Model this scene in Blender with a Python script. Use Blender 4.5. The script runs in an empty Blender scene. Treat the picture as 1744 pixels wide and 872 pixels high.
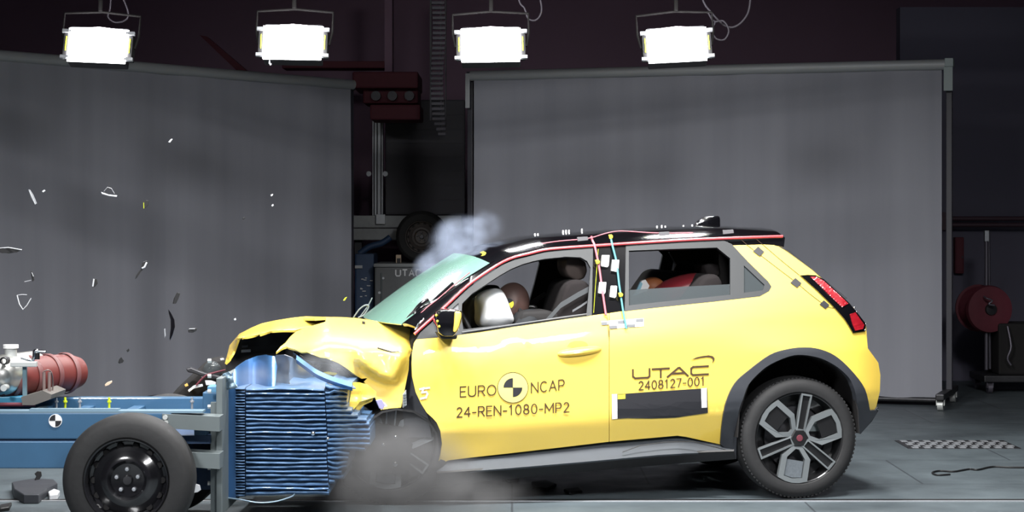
import bpy, bmesh, math, random
from mathutils import Vector, Matrix, noise
from mathutils.geometry import tessellate_polygon
random.seed(7)
SC = bpy.context.scene
COL = SC.collection
# ------------------------------------------------------------------ camera, world, light
F = 3500.0; CX = 872.0; HZ = 378.0; CZ = 1.53
cam = bpy.data.cameras.new('camera'); co = bpy.data.objects.new('camera', cam); COL.objects.link(co)
co.location = (0, 0, CZ); co.rotation_euler = (math.pi/2, 0, 0)
cam.sensor_width = 36; cam.lens = 36*F/1744; cam.shift_y = -(436-HZ)/1744; cam.clip_end = 200
SC.camera = co
SC.view_settings.view_transform = 'Standard'; SC.view_settings.look = 'None'
SC.view_settings.gamma = 1; SC.view_settings.use_curve_mapping = False
SC.view_settings.exposure = 0.22
w = bpy.data.worlds.new('world'); SC.world = w; w.use_nodes = True
w.node_tree.nodes['Background'].inputs[0].default_value = (.42, .40, .50, 1)
w.node_tree.nodes['Background'].inputs[1].default_value = .17

def area(name, loc, target, sx, sy, energy, col=(1, 1, 1), spread=180):
    l = bpy.data.lights.new(name, 'AREA'); l.shape = 'RECTANGLE'; l.size = sx; l.size_y = sy
    l.energy = energy; l.color = col; l.spread = math.radians(spread)
    o = bpy.data.objects.new(name, l); COL.objects.link(o); o.location = loc
    o.rotation_euler = (Vector(target)-Vector(loc)).to_track_quat('-Z', 'Y').to_euler()
    return o
# high-speed film lamps hung over the track, above the frame
for _x in (-2.0, -1.0, 0., 1.0, 2.0):
    area('overhead_lamp', (_x, 9.0, 4.8), (_x*.6+.1, 11.3, .7), .55, .35, 52, (1, .99, .97), 100)
for _x in (-1.5, 0., 1.5):
    area('overhead_lamp', (_x, 12.8, 4.4), (_x*.7+.1, 11.8, .8), .55, .35, 60, (1, .99, .97), 120)
# lamp banks behind and above the camera line
area('side_lamp_bank', (-4.0, 2.8, 5.0), (-1.2, 11.2, .2), 1.4, .8, 56, (.98, .99, 1), 62)
area('side_lamp_bank', (2.8, 2.8, 5.0), (1.2, 11.2, .2), 1.4, .8, 56, (.98, .99, 1), 62)

# ------------------------------------------------------------------ materials
def mat(name, col, rough=.5, metal=0., coat=0., noise_amt=0., noise_scale=20., bump=0., spec=.5, emit=None, estr=0., alpha=1., trans=0.):
    m = bpy.data.materials.new(name); m.use_nodes = True
    nt = m.node_tree; b = nt.nodes['Principled BSDF']
    c = (col[0], col[1], col[2], 1)
    b.inputs['Base Color'].default_value = c
    b.inputs['Roughness'].default_value = rough; b.inputs['Metallic'].default_value = metal
    b.inputs['Coat Weight'].default_value = coat; b.inputs['Coat Roughness'].default_value = .04
    b.inputs['Specular IOR Level'].default_value = spec
    b.inputs['Transmission Weight'].default_value = trans
    b.inputs['Alpha'].default_value = alpha
    if emit: b.inputs['Emission Color'].default_value = (*emit, 1); b.inputs['Emission Strength'].default_value = estr
    if noise_amt or bump:
        tc = nt.nodes.new('ShaderNodeTexCoord')
        n = nt.nodes.new('ShaderNodeTexNoise'); n.inputs['Scale'].default_value = noise_scale; n.inputs['Detail'].default_value = 5
        nt.links.new(tc.outputs['Object'], n.inputs['Vector'])
        if noise_amt:
            mx = nt.nodes.new('ShaderNodeMix'); mx.data_type = 'RGBA'
            mx.inputs[6].default_value = (*[x*(1-noise_amt) for x in col], 1)
            mx.inputs[7].default_value = (*[min(1, x*(1+noise_amt)) for x in col], 1)
            nt.links.new(n.outputs[0], mx.inputs[0]); nt.links.new(mx.outputs[2], b.inputs['Base Color'])
        if bump:
            bp = nt.nodes.new('ShaderNodeBump'); bp.inputs['Strength'].default_value = bump; bp.inputs['Distance'].default_value = .01
            nt.links.new(n.outputs[0], bp.inputs['Height']); nt.links.new(bp.outputs[0], b.inputs['Normal'])
    return m
M = {}
M['yellow'] = mat('yellow paint', (.90, .635, .10), .38, 0, .8, .03, 3)
M['black_gloss'] = mat('gloss black paint', (.003, .003, .004), .12, 0, 1)
M['black'] = mat('black plastic', (.007, .007, .008), .55, noise_amt=.2)
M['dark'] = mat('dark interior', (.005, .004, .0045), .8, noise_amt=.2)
M['grey_plastic'] = mat('grey plastic cladding', (.045, .052, .062), .65, noise_amt=.1)
M['clad'] = mat('arch cladding', (.035, .038, .046), .5, noise_amt=.15, noise_scale=9)
M['seal'] = mat('window seal grey', (.012, .0145, .017), .55)
M['red_trim'] = mat('red trim', (.55, .06, .07), .3, 0, .6)
M['rubber'] = mat('tyre rubber', (.011, .011, .012), .7, noise_amt=.25, noise_scale=30, bump=.1)
M['silver'] = mat('diamond cut silver', (.22, .24, .25), .4, .6)
M['rim_black'] = mat('black rim', (.012, .012, .013), .3, .2, .3)
M['dark_metal'] = mat('dark metal', (.05, .05, .055), .45, .7, noise_amt=.3)
M['steel'] = mat('grey steel', (.14, .165, .17), .5, .35, noise_amt=.15, noise_scale=8)
M['alu'] = mat('aluminium', (.42, .44, .47), .45, .6, noise_amt=.1)
M['blue'] = mat('blue painted steel', (.035, .105, .20), .45, .1, .3, noise_amt=.25, noise_scale=5)
M['blue_bar'] = mat('blue aluminium honeycomb', (.075, .15, .275), .40, .2, .1, noise_amt=.3, noise_scale=14)
M['blue_dark'] = mat('dark blue steel', (.03, .065, .14), .5, .1, noise_amt=.2)
M['white'] = mat('white', (.85, .85, .85), .5)
M['sticker_black'] = mat('black sticker', (.012, .012, .016), .5)
M['ink'] = mat('dark brown ink', (.05, .025, .01), .6)
M['yellow_mark'] = mat('yellow marker', (.80, .70, .05), .5)
M['lime'] = mat('lime marker', (.55, .65, .02), .4)
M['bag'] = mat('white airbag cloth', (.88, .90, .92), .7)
M['bag_grey'] = mat('grey belt and shaded airbag cloth', (.06, .065, .07), .8)
M['skin'] = mat('brown vinyl dummy skin', (.09, .05, .042), .5, noise_amt=.1)
M['seat'] = mat('seat fabric dark maroon', (.0045, .002, .0025), .9, noise_amt=.2)
M['beige'] = mat('beige seat pad', (.055, .040, .035), .8)
M['child_red'] = mat('red child seat fabric', (.20, .02, .028), .4)
M['orange'] = mat('orange brown', (.28, .09, .03), .6)
M['sky'] = mat('light blue', (.25, .5, .62), .5)
M['teal'] = mat('teal cord', (.07, .26, .30), .5)
M['pink'] = mat('pink red cord', (.42, .11, .14), .5)
M['tail'] = mat('red lamp lens', (.30, .006, .014), .35, 0, 1)
M['chrome'] = mat('chrome', (.75, .77, .8), .12, 1)
M['ceramic'] = mat('pale grey metal', (.55, .57, .56), .4, .3)
M['tank'] = mat('brushed tank steel', (.55, .55, .53), .35, .85, noise_amt=.1)
M['tank_red'] = mat('red rubber tank', (.14, .025, .022), .5, noise_amt=.15)
M['pad'] = mat('grey tape', (.12, .125, .135), .6)
M['dkred'] = mat('dark red paint', (.11, .016, .028), .7, noise_amt=.2)
M['crate'] = mat('dark grey crate', (.14, .148, .155), .6, noise_amt=.1)
M['letter'] = mat('pale grey lettering', (.75, .76, .78), .6)
M['shard'] = mat('pale plastic shard', (.55, .57, .6), .35)
M['clear_shard'] = mat('translucent shard', (.28, .29, .31), .3)
M['sheet'] = mat('bent bare aluminium', (.34, .36, .38), .28, .8, noise_amt=.2)
M['cable'] = mat('grey cable', (.10, .09, .11), .7)
M['cloth_tan'] = mat('tan chip', (.55, .42, .3), .6)

def glass_mat(name, col, alpha):
    m = bpy.data.materials.new(name); m.use_nodes = True; nt = m.node_tree
    b = nt.nodes['Principled BSDF']; b.inputs['Base Color'].default_value = (*col, 1); b.inputs['Roughness'].default_value = .08
    b.inputs['Alpha'].default_value = alpha; b.inputs['Coat Weight'].default_value = .5
    return m
M['glass_teal'] = glass_mat('cracked green windscreen glass', (.13, .245, .205), .95)
_b = M['glass_teal'].node_tree.nodes['Principled BSDF']; _b.inputs['Roughness'].default_value = .2
M['glass_dark'] = glass_mat('tinted glass', (.06, .07, .075), .72)

def floor_mat():
    m = bpy.data.materials.new('painted concrete floor'); m.use_nodes = True; nt = m.node_tree; b = nt.nodes['Principled BSDF']
    tc = nt.nodes.new('ShaderNodeTexCoord')
    n1 = nt.nodes.new('ShaderNodeTexNoise'); n1.inputs['Scale'].default_value = .9; n1.inputs['Detail'].default_value = 8; n1.inputs['Roughness'].default_value = .65
    nt.links.new(tc.outputs['Object'], n1.inputs['Vector'])
    br = nt.nodes.new('ShaderNodeTexBrick'); br.inputs['Scale'].default_value = 1
    br.inputs['Brick Width'].default_value = 1.6; br.inputs['Row Height'].default_value = 1.2; br.inputs['Mortar Size'].default_value = .006
    br.inputs['Color1'].default_value = (.115, .142, .158, 1); br.inputs['Color2'].default_value = (.098, .122, .136, 1); br.inputs['Mortar'].default_value = (.05, .06, .07, 1)
    nt.links.new(tc.outputs['Object'], br.inputs['Vector'])
    rp = nt.nodes.new('ShaderNodeValToRGB'); rp.color_ramp.elements[0].position = .3; rp.color_ramp.elements[0].color = (.45, .45, .46, 1); rp.color_ramp.elements[1].position = .7; rp.color_ramp.elements[1].color = (1.1, 1.1, 1.1, 1)
    nt.links.new(n1.outputs[0], rp.inputs[0])
    mx = nt.nodes.new('ShaderNodeMix'); mx.data_type = 'RGBA'; mx.blend_type = 'MULTIPLY'; mx.inputs[0].default_value = 1
    nt.links.new(br.outputs[0], mx.inputs[6]); nt.links.new(rp.outputs[0], mx.inputs[7]); nt.links.new(mx.outputs[2], b.inputs['Base Color'])
    n2 = nt.nodes.new('ShaderNodeTexNoise'); n2.inputs['Scale'].default_value = 6; nt.links.new(tc.outputs['Object'], n2.inputs['Vector'])
    mr = nt.nodes.new('ShaderNodeMapRange'); mr.inputs[3].default_value = .35; mr.inputs[4].default_value = .6
    nt.links.new(n2.outputs[0], mr.inputs[0]); nt.links.new(mr.outputs[0], b.inputs['Roughness'])
    return m
M['floor'] = floor_mat()

def cloth_mat():
    m = bpy.data.materials.new('grey backdrop cloth'); m.use_nodes = True; nt = m.node_tree; b = nt.nodes['Principled BSDF']
    b.inputs['Roughness'].default_value = .8
    tc = nt.nodes.new('ShaderNodeTexCoord'); mp = nt.nodes.new('ShaderNodeMapping'); mp.inputs['Scale'].default_value = (2.2, 2.2, .12)
    n = nt.nodes.new('ShaderNodeTexNoise'); n.inputs['Scale'].default_value = 2.2; n.inputs['Detail'].default_value = 5
    nt.links.new(tc.outputs['Object'], mp.inputs[0]); nt.links.new(mp.outputs[0], n.inputs['Vector'])
    mx = nt.nodes.new('ShaderNodeMix'); mx.data_type = 'RGBA'; mx.inputs[6].default_value = (.20, .205, .238, 1); mx.inputs[7].default_value = (.29, .296, .335, 1)
    nt.links.new(n.outputs[0], mx.inputs[0]); nt.links.new(mx.outputs[2], b.inputs['Base Color'])
    return m
M['cloth'] = cloth_mat()
M['wall'] = mat('grey wall tinted with lamp glow', (.27, .17, .235), .85, noise_amt=.2, noise_scale=.6)  # plum tint puts the flood lamps' flare glow into the wall colour
M['wall2'] = mat('dark slate wall', (.12, .115, .16), .85, noise_amt=.2, noise_scale=.6)

# ------------------------------------------------------------------ geometry helpers
def W(px, py, Y): return Vector(((px-CX)*Y/F, Y, CZ+(HZ-py)*Y/F))
PSI = math.radians(10.5); CO = Vector((1.59, 11.33, 0))
UD = Vector((math.cos(PSI), math.sin(PSI), 0)); VD = Vector((-math.sin(PSI), math.cos(PSI), 0))
CW = 1.77
def P(px, py, v=0.):
    c = Vector((0, 0, CZ)); d = Vector(((px-CX)/F, 1, (HZ-py)/F))
    t = (v-(c-CO).dot(VD))/d.dot(VD); p = c+d*t
    return Vector(((p-CO).dot(UD), v, p.z))
def car2world(p): return CO+UD*p[0]+VD*p[1]+Vector((0, 0, p[2]))
def world2car(p): return Vector(((p-CO).dot(UD), (p-CO).dot(VD), p.z))
def sstep(x, a=0., b=1.):
    t = max(0., min(1., (x-a)/(b-a))); return t*t*(3-2*t)
def interp(pts, x):
    if x <= pts[0][0]: return pts[0][1]
    for (x0, y0), (x1, y1) in zip(pts, pts[1:]):
        if x <= x1: return y0+(y1-y0)*(x-x0)/(x1-x0)
    return pts[-1][1]
def catmull(pts, n=6, closed=False):
    pts = [Vector(p) for p in pts]; out = []; L = len(pts)
    rng = range(L if closed else L-1)
    for i in rng:
        g = lambda k: pts[k % L] if closed else pts[max(0, min(L-1, k))]
        p0, p1, p2, p3 = g(i-1), g(i), g(i+1), g(i+2)
        for k in range(n):
            t = k/n
            out.append(.5*((2*p1)+(p2-p0)*t+(2*p0-5*p1+4*p2-p3)*t*t+(3*p1-p0-3*p2+p3)*t**3))
    if not closed: out.append(pts[-1])
    return out

def tagp(o, label=None, cat=None, group=None, kind=None):
    if label: o['label'] = label
    if cat: o['category'] = cat
    if group: o['group'] = group
    if kind: o['kind'] = kind
    return o
MATS = {}
def thing(name, label, cat, loc=(0, 0, 0), rotz=0, group=None):
    o = bpy.data.objects.new(name, None); COL.objects.link(o); o.empty_display_size = .2
    o.location = loc; o.rotation_euler = (0, 0, rotz)
    o['_m'] = 1; del o['_m']
    MATS[o.name] = Matrix.Translation(Vector(loc)) @ Matrix.Rotation(rotz, 4, 'Z')
    return tagp(o, label, cat, group)
def obj(name, bm, m, parent=None, local=False, smooth=None, solid=0., recenter=True, off=-1):
    """bmesh in world coords (or in the thing's own space with local=True) -> one object"""
    if parent is None and recenter and len(bm.verts):
        xs = [v.co for v in bm.verts]
        c = Vector(((min(p.x for p in xs)+max(p.x for p in xs))/2, (min(p.y for p in xs)+max(p.y for p in xs))/2, min(p.z for p in xs)))
    else: c = Vector((0, 0, 0))
    if parent is not None and not local:
        bmesh.ops.transform(bm, matrix=MATS[parent.name].inverted(), verts=bm.verts)
    if c.length: bmesh.ops.translate(bm, vec=-c, verts=bm.verts)
    me = bpy.data.meshes.new(name); bm.to_mesh(me); bm.free()
    for mm in (m if isinstance(m, (list, tuple)) else [m]): me.materials.append(mm)
    if smooth is not None:
        for p in me.polygons: p.use_smooth = True
        if not solid: me.set_sharp_from_angle(angle=math.radians(smooth))
    o = bpy.data.objects.new(name, me); COL.objects.link(o); o.location = c
    if parent is not None: o.parent = parent; MATS[o.name] = MATS[parent.name]
    else: MATS[o.name] = Matrix.Translation(c)
    if solid:
        s = o.modifiers.new('solid', 'SOLIDIFY'); s.thickness = solid; s.offset = off
        if isinstance(m, (list, tuple)) and len(m) > 1: s.material_offset = 1; s.material_offset_rim = 0
        if smooth is not None:
            e = o.modifiers.new('split', 'EDGE_SPLIT'); e.split_angle = math.radians(smooth)
    return o
def struct(name, bm, m, smooth=None):
    o = obj(name, bm, m, None, smooth=smooth, recenter=False); o['kind'] = 'structure'; return o
def NB(): return bmesh.new()
def box(bm, a, b, bev=0.):
    lo = [min(a[i], b[i]) for i in range(3)]; hi = [max(a[i], b[i]) for i in range(3)]
    r = bmesh.ops.create_cube(bm, size=1); vs = r['verts']
    for v in vs:
        v.co = Vector([(lo[i]+hi[i])/2+v.co[i]*(hi[i]-lo[i]) for i in range(3)])
    if bev:
        es = list({e for v in vs for e in v.link_edges})
        bmesh.ops.bevel(bm, geom=es, offset=bev, segments=2, affect='EDGES', profile=.6)
    return vs
def obox(bm, c, X, Y, Z):
    """box from centre and three half-extent vectors"""
    c = Vector(c); vs = []
    for sx in (-1, 1):
        for sy in (-1, 1):
            for sz in (-1, 1): vs.append(bm.verts.new(c+X*sx+Y*sy+Z*sz))
    for q in ((0, 1, 3, 2), (4, 6, 7, 5), (0, 4, 5, 1), (2, 3, 7, 6), (0, 2, 6, 4), (1, 5, 7, 3)): bm.faces.new([vs[i] for i in q])
def boxpx(bm, x0, y0, x1, y1, Y0, Y1, bev=0.):
    a = W(x0, y1, Y0); b = W(x1, y0, Y0); box(bm, (a.x, Y0, a.z), (b.x, Y1, b.z), bev)
def tube(bm, pts, r, seg=8, closed=False, caps=True):
    pts = [Vector(p) for p in pts]; n = len(pts); rings = []
    up = Vector((0, 0, 1)); prev = None
    for i, p in enumerate(pts):
        a = pts[(i-1) % n] if (closed or i) else p; b = pts[(i+1) % n] if (closed or i < n-1) else p
        t = (b-a).normalized() if (b-a).length > 1e-9 else Vector((1, 0, 0))
        if prev is None:
            ref = up if abs(t.dot(up)) < .9 else Vector((0, 1, 0))
            x = t.cross(ref).normalized()
        else: x = (prev-t*prev.dot(t)).normalized()
        prev = x; y = t.cross(x)
        rr = r[i] if isinstance(r, (list, tuple)) else r
        rings.append([bm.verts.new(p+(x*math.cos(2*math.pi*k/seg)+y*math.sin(2*math.pi*k/seg))*rr) for k in range(seg)])
    m = n if closed else n-1
    for i in range(m):
        A, B = rings[i], rings[(i+1) % n]
        for k in range(seg): bm.faces.new((A[k], A[(k+1) % seg], B[(k+1) % seg], B[k]))
    if caps and not closed:
        bm.faces.new(rings[0][::-1]); bm.faces.new(rings[-1])
def cyl(bm, a, b, r, seg=20, r2=None): tube(bm, [a, b], [r, r if r2 is None else r2], seg)
def prism(bm, poly, e, holes=()):
    """poly: 3D coplanar points, extruded by vector e"""
    loops = [[Vector(p) for p in poly]]+[[Vector(p) for p in h] for h in holes]
    tris = tessellate_polygon(loops); flat = [p for l in loops for p in l]; e = Vector(e)
    A = [bm.verts.new(p) for p in flat]; B = [bm.verts.new(p+e) for p in flat]
    for t in tris:
        try: bm.faces.new([A[i] for i in t]); bm.faces.new([B[i] for i in reversed(t)])
        except ValueError: pass
    k = 0
    for l in loops:
        n = len(l)
        for i in range(n):
            a, b = k+i, k+(i+1) % n; bm.faces.new((A[a], A[b], B[b], B[a]))
        k += n
    bmesh.ops.recalc_face_normals(bm, faces=bm.faces)
def prismpx(bm, pts, Y0, Y1, holes=()):
    prism(bm, [W(x, y, Y0) for x, y in pts], (0, Y1-Y0, 0), [[W(x, y, Y0) for x, y in h] for h in holes])
def lathe(bm, prof, c, ax, seg=48, a0=0., a1=2*math.pi):
    """prof: (radius, offset along axis); c centre; ax axis"""
    ax = Vector(ax).normalized(); ref = Vector((0, 0, 1)) if abs(ax.z) < .9 else Vector((1, 0, 0))
    X = ax.cross(ref).normalized(); Z = X.cross(ax).normalized(); c = Vector(c); full = abs(a1-a0-2*math.pi) < 1e-6
    rings = []
    for k in range(seg if full else seg+1):
        a = a0+(a1-a0)*k/seg; d = X*math.cos(a)+Z*math.sin(a)
        rings.append([bm.verts.new(c+d*r+ax*h) for r, h in prof])
    for k in range(seg):
        A, B = rings[k], rings[(k+1) % len(rings)]
        for i in range(len(prof)-1): bm.faces.new((A[i], A[i+1], B[i+1], B[i]))
    bmesh.ops.remove_doubles(bm, verts=bm.verts, dist=1e-6)
    bmesh.ops.recalc_face_normals(bm, faces=bm.faces)
def ball(bm, c, r, seg=16, mx=None):
    r_ = r if isinstance(r, (tuple, list)) else (r, r, r)
    m = Matrix.Translation(Vector(c)) @ (mx or Matrix.Identity(4)) @ Matrix.Diagonal((*r_, 1))
    bmesh.ops.create_uvsphere(bm, u_segments=seg, v_segments=max(6, seg*2//3), radius=1, matrix=m)
def plan(outline, holes=(), step=10.):
    """dense flat mesh (pixel plane: x, y) of a polygon with holes, cut on a grid"""
    loops = [[Vector((x, y, 0)) for x, y in outline]]+[[Vector((x, y, 0)) for x, y in h] for h in holes]
    bm = NB(); flat = [p for l in loops for p in l]; vs = [bm.verts.new(p) for p in flat]
    for t in tessellate_polygon(loops):
        try: bm.faces.new([vs[i] for i in t])
        except ValueError: pass
    for ax in (0, 1):
        lo = min(p[ax] for p in flat); hi = max(p[ax] for p in flat); k = math.floor(lo/step)+1
        n = Vector((1, 0, 0)) if ax == 0 else Vector((0, 1, 0))
        while k*step < hi:
            bmesh.ops.bisect_plane(bm, geom=bm.verts[:]+bm.edges[:]+bm.faces[:], dist=1e-4, plane_co=n*k*step, plane_no=n); k += 1
    bmesh.ops.remove_doubles(bm, verts=bm.verts, dist=1e-3)
    bmesh.ops.triangulate(bm, faces=[f for f in bm.faces if len(f.verts) > 4])
    return bm
def orient(bm, d):
    """all faces so that the mean normal looks along d"""
    bmesh.ops.recalc_face_normals(bm, faces=bm.faces); bm.normal_update()
    s = sum((f.normal*f.calc_area() for f in bm.faces), Vector())
    if s.dot(Vector(d)) < 0: bmesh.ops.reverse_faces(bm, faces=bm.faces)
def panel(name, outline, vf, m, parent, holes=(), step=10., th=.012, smooth=40, mirror=False, label=None):
    """a body panel traced on the car's flank: v = vf(px, py), given real thickness"""
    bm = plan(outline, holes, step)
    for v in bm.verts:
        q = P(v.co.x, v.co.y, vf(v.co.x, v.co.y)); v.co = q
    orient(bm, (0, -1, 0))
    out = []
    if mirror:
        b2 = bm.copy()
        for v in b2.verts: v.co.y = CW-v.co.y
        orient(b2, (0, 1, 0))
    o = obj(name, bm, m, parent, local=True, smooth=smooth, solid=th)
    if label: o['label'] = label
    out.append(o)
    if mirror: out.append(obj(name, b2, m, parent, local=True, smooth=smooth, solid=th))
    return out
def grid(bm, rows):
    V = [[bm.verts.new(p) for p in r] for r in rows]
    for a, b in zip(V, V[1:]):
        for i in range(len(a)-1): bm.faces.new((a[i], a[i+1], b[i+1], b[i]))
    return V
def text_bm(s, spacing=1.0):
    """text outline as flat bmesh normalised so x in 0..1, cap height 1"""
    cu = bpy.data.curves.new('t', 'FONT'); cu.body = s; cu.size = 1; cu.space_character = spacing; cu.resolution_u = 4
    o = bpy.data.objects.new('t', cu); COL.objects.link(o)
    dg = bpy.context.evaluated_depsgraph_get(); dg.update()
    me = bpy.data.meshes.new_from_object(o.evaluated_get(dg)); bm = NB(); bm.from_mesh(me)
    bpy.data.objects.remove(o); bpy.data.curves.remove(cu); bpy.data.meshes.remove(me)
    x0 = min(v.co.x for v in bm.verts); x1 = max(v.co.x for v in bm.verts); h = max(v.co.y for v in bm.verts)
    for v in bm.verts: v.co.x = (v.co.x-x0)/(x1-x0); v.co.y /= h
    return bm

# ================================================================== SETTING
bm = NB(); box(bm, (-14, -6, -.3), (11, 24, 0)); struct('floor', bm, M['floor'])
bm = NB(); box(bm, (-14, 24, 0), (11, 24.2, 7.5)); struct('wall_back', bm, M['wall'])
bm = NB(); box(bm, (10.8, -6, 0), (11, 24, 7.5)); struct('wall_right', bm, M['wall2'])
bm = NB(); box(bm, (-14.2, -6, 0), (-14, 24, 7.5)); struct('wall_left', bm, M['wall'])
bm = NB(); box(bm, (-14, -6, 7.5), (11, 24, 7.7)); struct('ceiling', bm, M['wall2'])
# guide rail let into the floor along the track
bm = NB(); box(bm, (-12, 11.24, 0), (10.5, 11.262, .005)); struct('trim_1', bm, M['alu'])
bm = NB(); box(bm, (-12, 11.262, 0), (10.5, 11.33, .003)); struct('trim_2', bm, M['black'])
bm = NB(); box(bm, (-12, 9.2, 0), (-2.35, 9.26, .004)); struct('trim_3', bm, M['black'])
# wall piping rail at the right
bm = NB(); a = W(1600, 383, 19.6)
for dz in (0, .06): cyl(bm, (a.x, 19.6, a.z+dz), (10.7, 19.6, a.z+dz), .022)
for k in range(6): box(bm, (a.x+k*.9, 19.55, a.z-.05), (a.x+k*.9+.05, 19.66, a.z+.12))
tagp(obj('wall_pipe', bm, mat('dim pipe', (.06, .03, .045), .6), smooth=40), 'pair of thin horizontal pipes at head height behind the right backdrop', 'pipe')
bm = NB(); a = W(1600, 384, 19.9); box(bm, (a.x-.4, 19.8, 0), (10.75, 20.0, 3.6)); struct('wall_partition', bm, M['wall2'])

# slotted floor grate
t = thing('floor_grate', 'pale slotted metal grate set in the floor near the right backdrop', 'grate', (W(1620, 757, 14.1).x, 14.1, 0))
bm = NB(); box(bm, (-.34, -.24, 0), (.42, .26, .004)); obj('frame', bm, M['dark_metal'], t, local=True)
bm = NB()
for k in range(9):
    for j in range(5):
        x = -.31+k*.08+(.03 if j % 2 else 0); y = -.2+j*.1
        box(bm, (x, y-.035, .004), (x+.042, y+.035, .008))
obj('slat', bm, M['alu'], t, local=True)

# ------------------------------------------------------------------ backdrops
def backdrop(label, pL, pR, top_tilt, y_drop=0.05, left_bracket=False, right_bracket=False):
    """pL, pR: (px, Y, top px y)"""
    a = W(pL[0], pL[2], pL[1]); b = W(pR[0], pR[2], pR[1])
    mid = (a+b)/2; d = Vector((b.x-a.x, b.y-a.y, 0)); L = d.length; d.normalize()
    rz = math.atan2(d.y, d.x)
    t = thing('backdrop_screen', label, 'screen', (mid.x, mid.y, 0), rz, 'grey studio backdrops behind the track')
    h = L/2; za, zb = a.z, b.z
    bm = NB(); rows = []
    for j in range(25):
        s = j/24; row = []
        for i in range(81):
            x = -h+.03+(L-.06)*i/80; zt = za+(zb-za)*i/80
            z = y_drop+(zt-y_drop)*s
            y = .02*math.sin(x*7+1.3*math.sin(x*3))*(1-.75*s)+.012*noise.noise(Vector((x*3, z*.7, 3)))
            row.append((x, y, z))
        rows.append(row)
    grid(bm, rows); obj('cloth', bm, M['cloth'], t, local=True, smooth=60, solid=.004)
    bm = NB(); cyl(bm, (-h, 0, za+.02), (h, 0, zb+.02), .045, 16); obj('roller_tube', bm, M['alu2'], t, local=True, smooth=40)
    bm = NB(); cyl(bm, (-h, 0, y_drop), (h, 0, y_drop), .022, 10); obj('bottom_bar', bm, M['dark_metal'], t, local=True, smooth=40)
    for s, z in ((-1, za), (1, zb)):
        bm = NB(); box(bm, (s*h+(.0 if s > 0 else -.05), .04, .12), (s*h+(.05 if s > 0 else 0), .09, z+.02), .006)
        box(bm, (s*h+(.0 if s > 0 else -.05), .09, z-.03), (s*h+(.05 if s > 0 else 0), .02, z+.06), .004)
        p = obj('side_post', bm, M['blackpost'], t, local=True)
        bm = NB(); box(bm, (s*h-.02, -.5, .09), (s*h+.05, .5, .14), .01); obj('foot_beam', bm, M['dark_metal'], t, local=True)
        for yy in (-.42, .42):
            bm = NB(); cyl(bm, (s*h-.01, yy, .045), (s*h+.035, yy, .045), .045, 16); box(bm, (s*h-.02, yy-.03, .045), (s*h-.012, yy+.03, .1)); box(bm, (s*h+.04, yy-.03, .045), (s*h+.048, yy+.03, .1)); obj('caster', bm, M['ceramic'], t, local=True, smooth=40)
    if right_bracket:
        bm = NB(); box(bm, (h-.01, -.04, zb-.20), (h+.065, -.02, zb+.0), .004); box(bm, (h+.0, -.05, zb+.0), (h+.07, .05, zb+.07), .004)
        obj('corner_bracket', bm, mat('pale bracket', (.26, .31, .31), .5), t, local=True)
    if left_bracket:
        bm = NB(); box(bm, (-h-.04, -.04, za-.27), (-h, -.02, za+.04), .004); obj('corner_bracket', bm, M['alu2'], t, local=True)
    return t
M['alu2'] = mat('dull aluminium tube', (.34, .355, .365), .5, .2)
M['blackpost'] = mat('black post', (.03, .03, .04), .5)
backdrop('grey cloth backdrop on the left, behind the blue trolley and the flying debris', (-160, 15.6, 86), (601, 19.0, 148), 0)
backdrop('grey cloth backdrop on the right, behind the yellow car', (802, 18.4, 133), (1610, 17.05, 114), 0, left_bracket=True, right_bracket=True)

# ------------------------------------------------------------------ flood lights
M['led'] = mat('lit lamp panel', (1, 1, 1), .5, emit=(1, 1, 1), estr=14)
LY = 14.0
def flood_light(px, py, label, tilt):
    c = W(px, py, LY); t = thing('flood_light', label, 'light', (c.x, c.y, c.z-.14), 0, 'flood lights over the track')
    R = Matrix.Rotation(tilt, 4, 'Y') @ Matrix.Rotation(math.radians(-14), 4, 'X')
    T = Matrix.Translation((0, 0, .14)) @ R
    def put(name, bm, m, par=t, **k):
        bmesh.ops.transform(bm, matrix=T, verts=bm.verts); return obj(name, bm, m, par, local=True, **k)
    bm = NB(); box(bm, (-.20, .0, -.13), (.20, .12, .13), .012)
    for k in range(11): box(bm, (-.18+k*.034, .12, -.11), (-.17+k*.034, .17, .11))
    hs = put('housing', bm, M['dark_metal'])
    bm = NB(); prism(bm, [(-.200, -.012, -.125), (.196, -.012, -.125), (.204, -.012, .112), (.10, -.012, .118), (0, -.012, .126), (-.10, -.012, .118), (-.204, -.012, .112)], (0, .012, 0))
    put('lamp_panel', bm, M['led'])
    for s in (-1, 1):
        bm = NB(); box(bm, (s*.203, -.01, -.085), (s*.236, .10, .085), .004); sp = put('side_plate', bm, M['black'])
        bm = NB(); box(bm, (s*.214, -.014, -.05), (s*.220, -.010, .05)); put('stripe', bm, M['lime'], sp)
        for z in (-.10, .085):
            bm = NB(); box(bm, (s*.185, -.03, z-.010), (s*.248, .0, z+.014), .003); put('corner_clamp', bm, M['alu'])
    bm = NB(); tube(bm, [(-.24, .05, 0), (-.26, .06, .1), (-.26, .06, .24), (0, .06, .26), (.26, .06, .24), (.26, .06, .1), (.24, .05, 0)], .009, 8); put('yoke', bm, M['dark'], smooth=50)
    bm = NB(); cyl(bm, (0, .08, .38), (0, .12, 3.42-c.z+.14), .014, 8); obj('hanger', bm, M['dark'], t, local=True, smooth=40)
    l = bpy.data.lights.new('flood_lamp', 'AREA'); l.shape = 'RECTANGLE'; l.size = .40; l.size_y = .24; l.energy = 16; l.color = (1, .97, 1)
    lo = bpy.data.objects.new('flood_lamp', l); COL.objects.link(lo); lo.parent = t
    lo.matrix_local = T @ Matrix.Translation((0, -.03, 0)) @ Matrix.Rotation(math.radians(90), 4, 'X')
    return t
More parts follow.
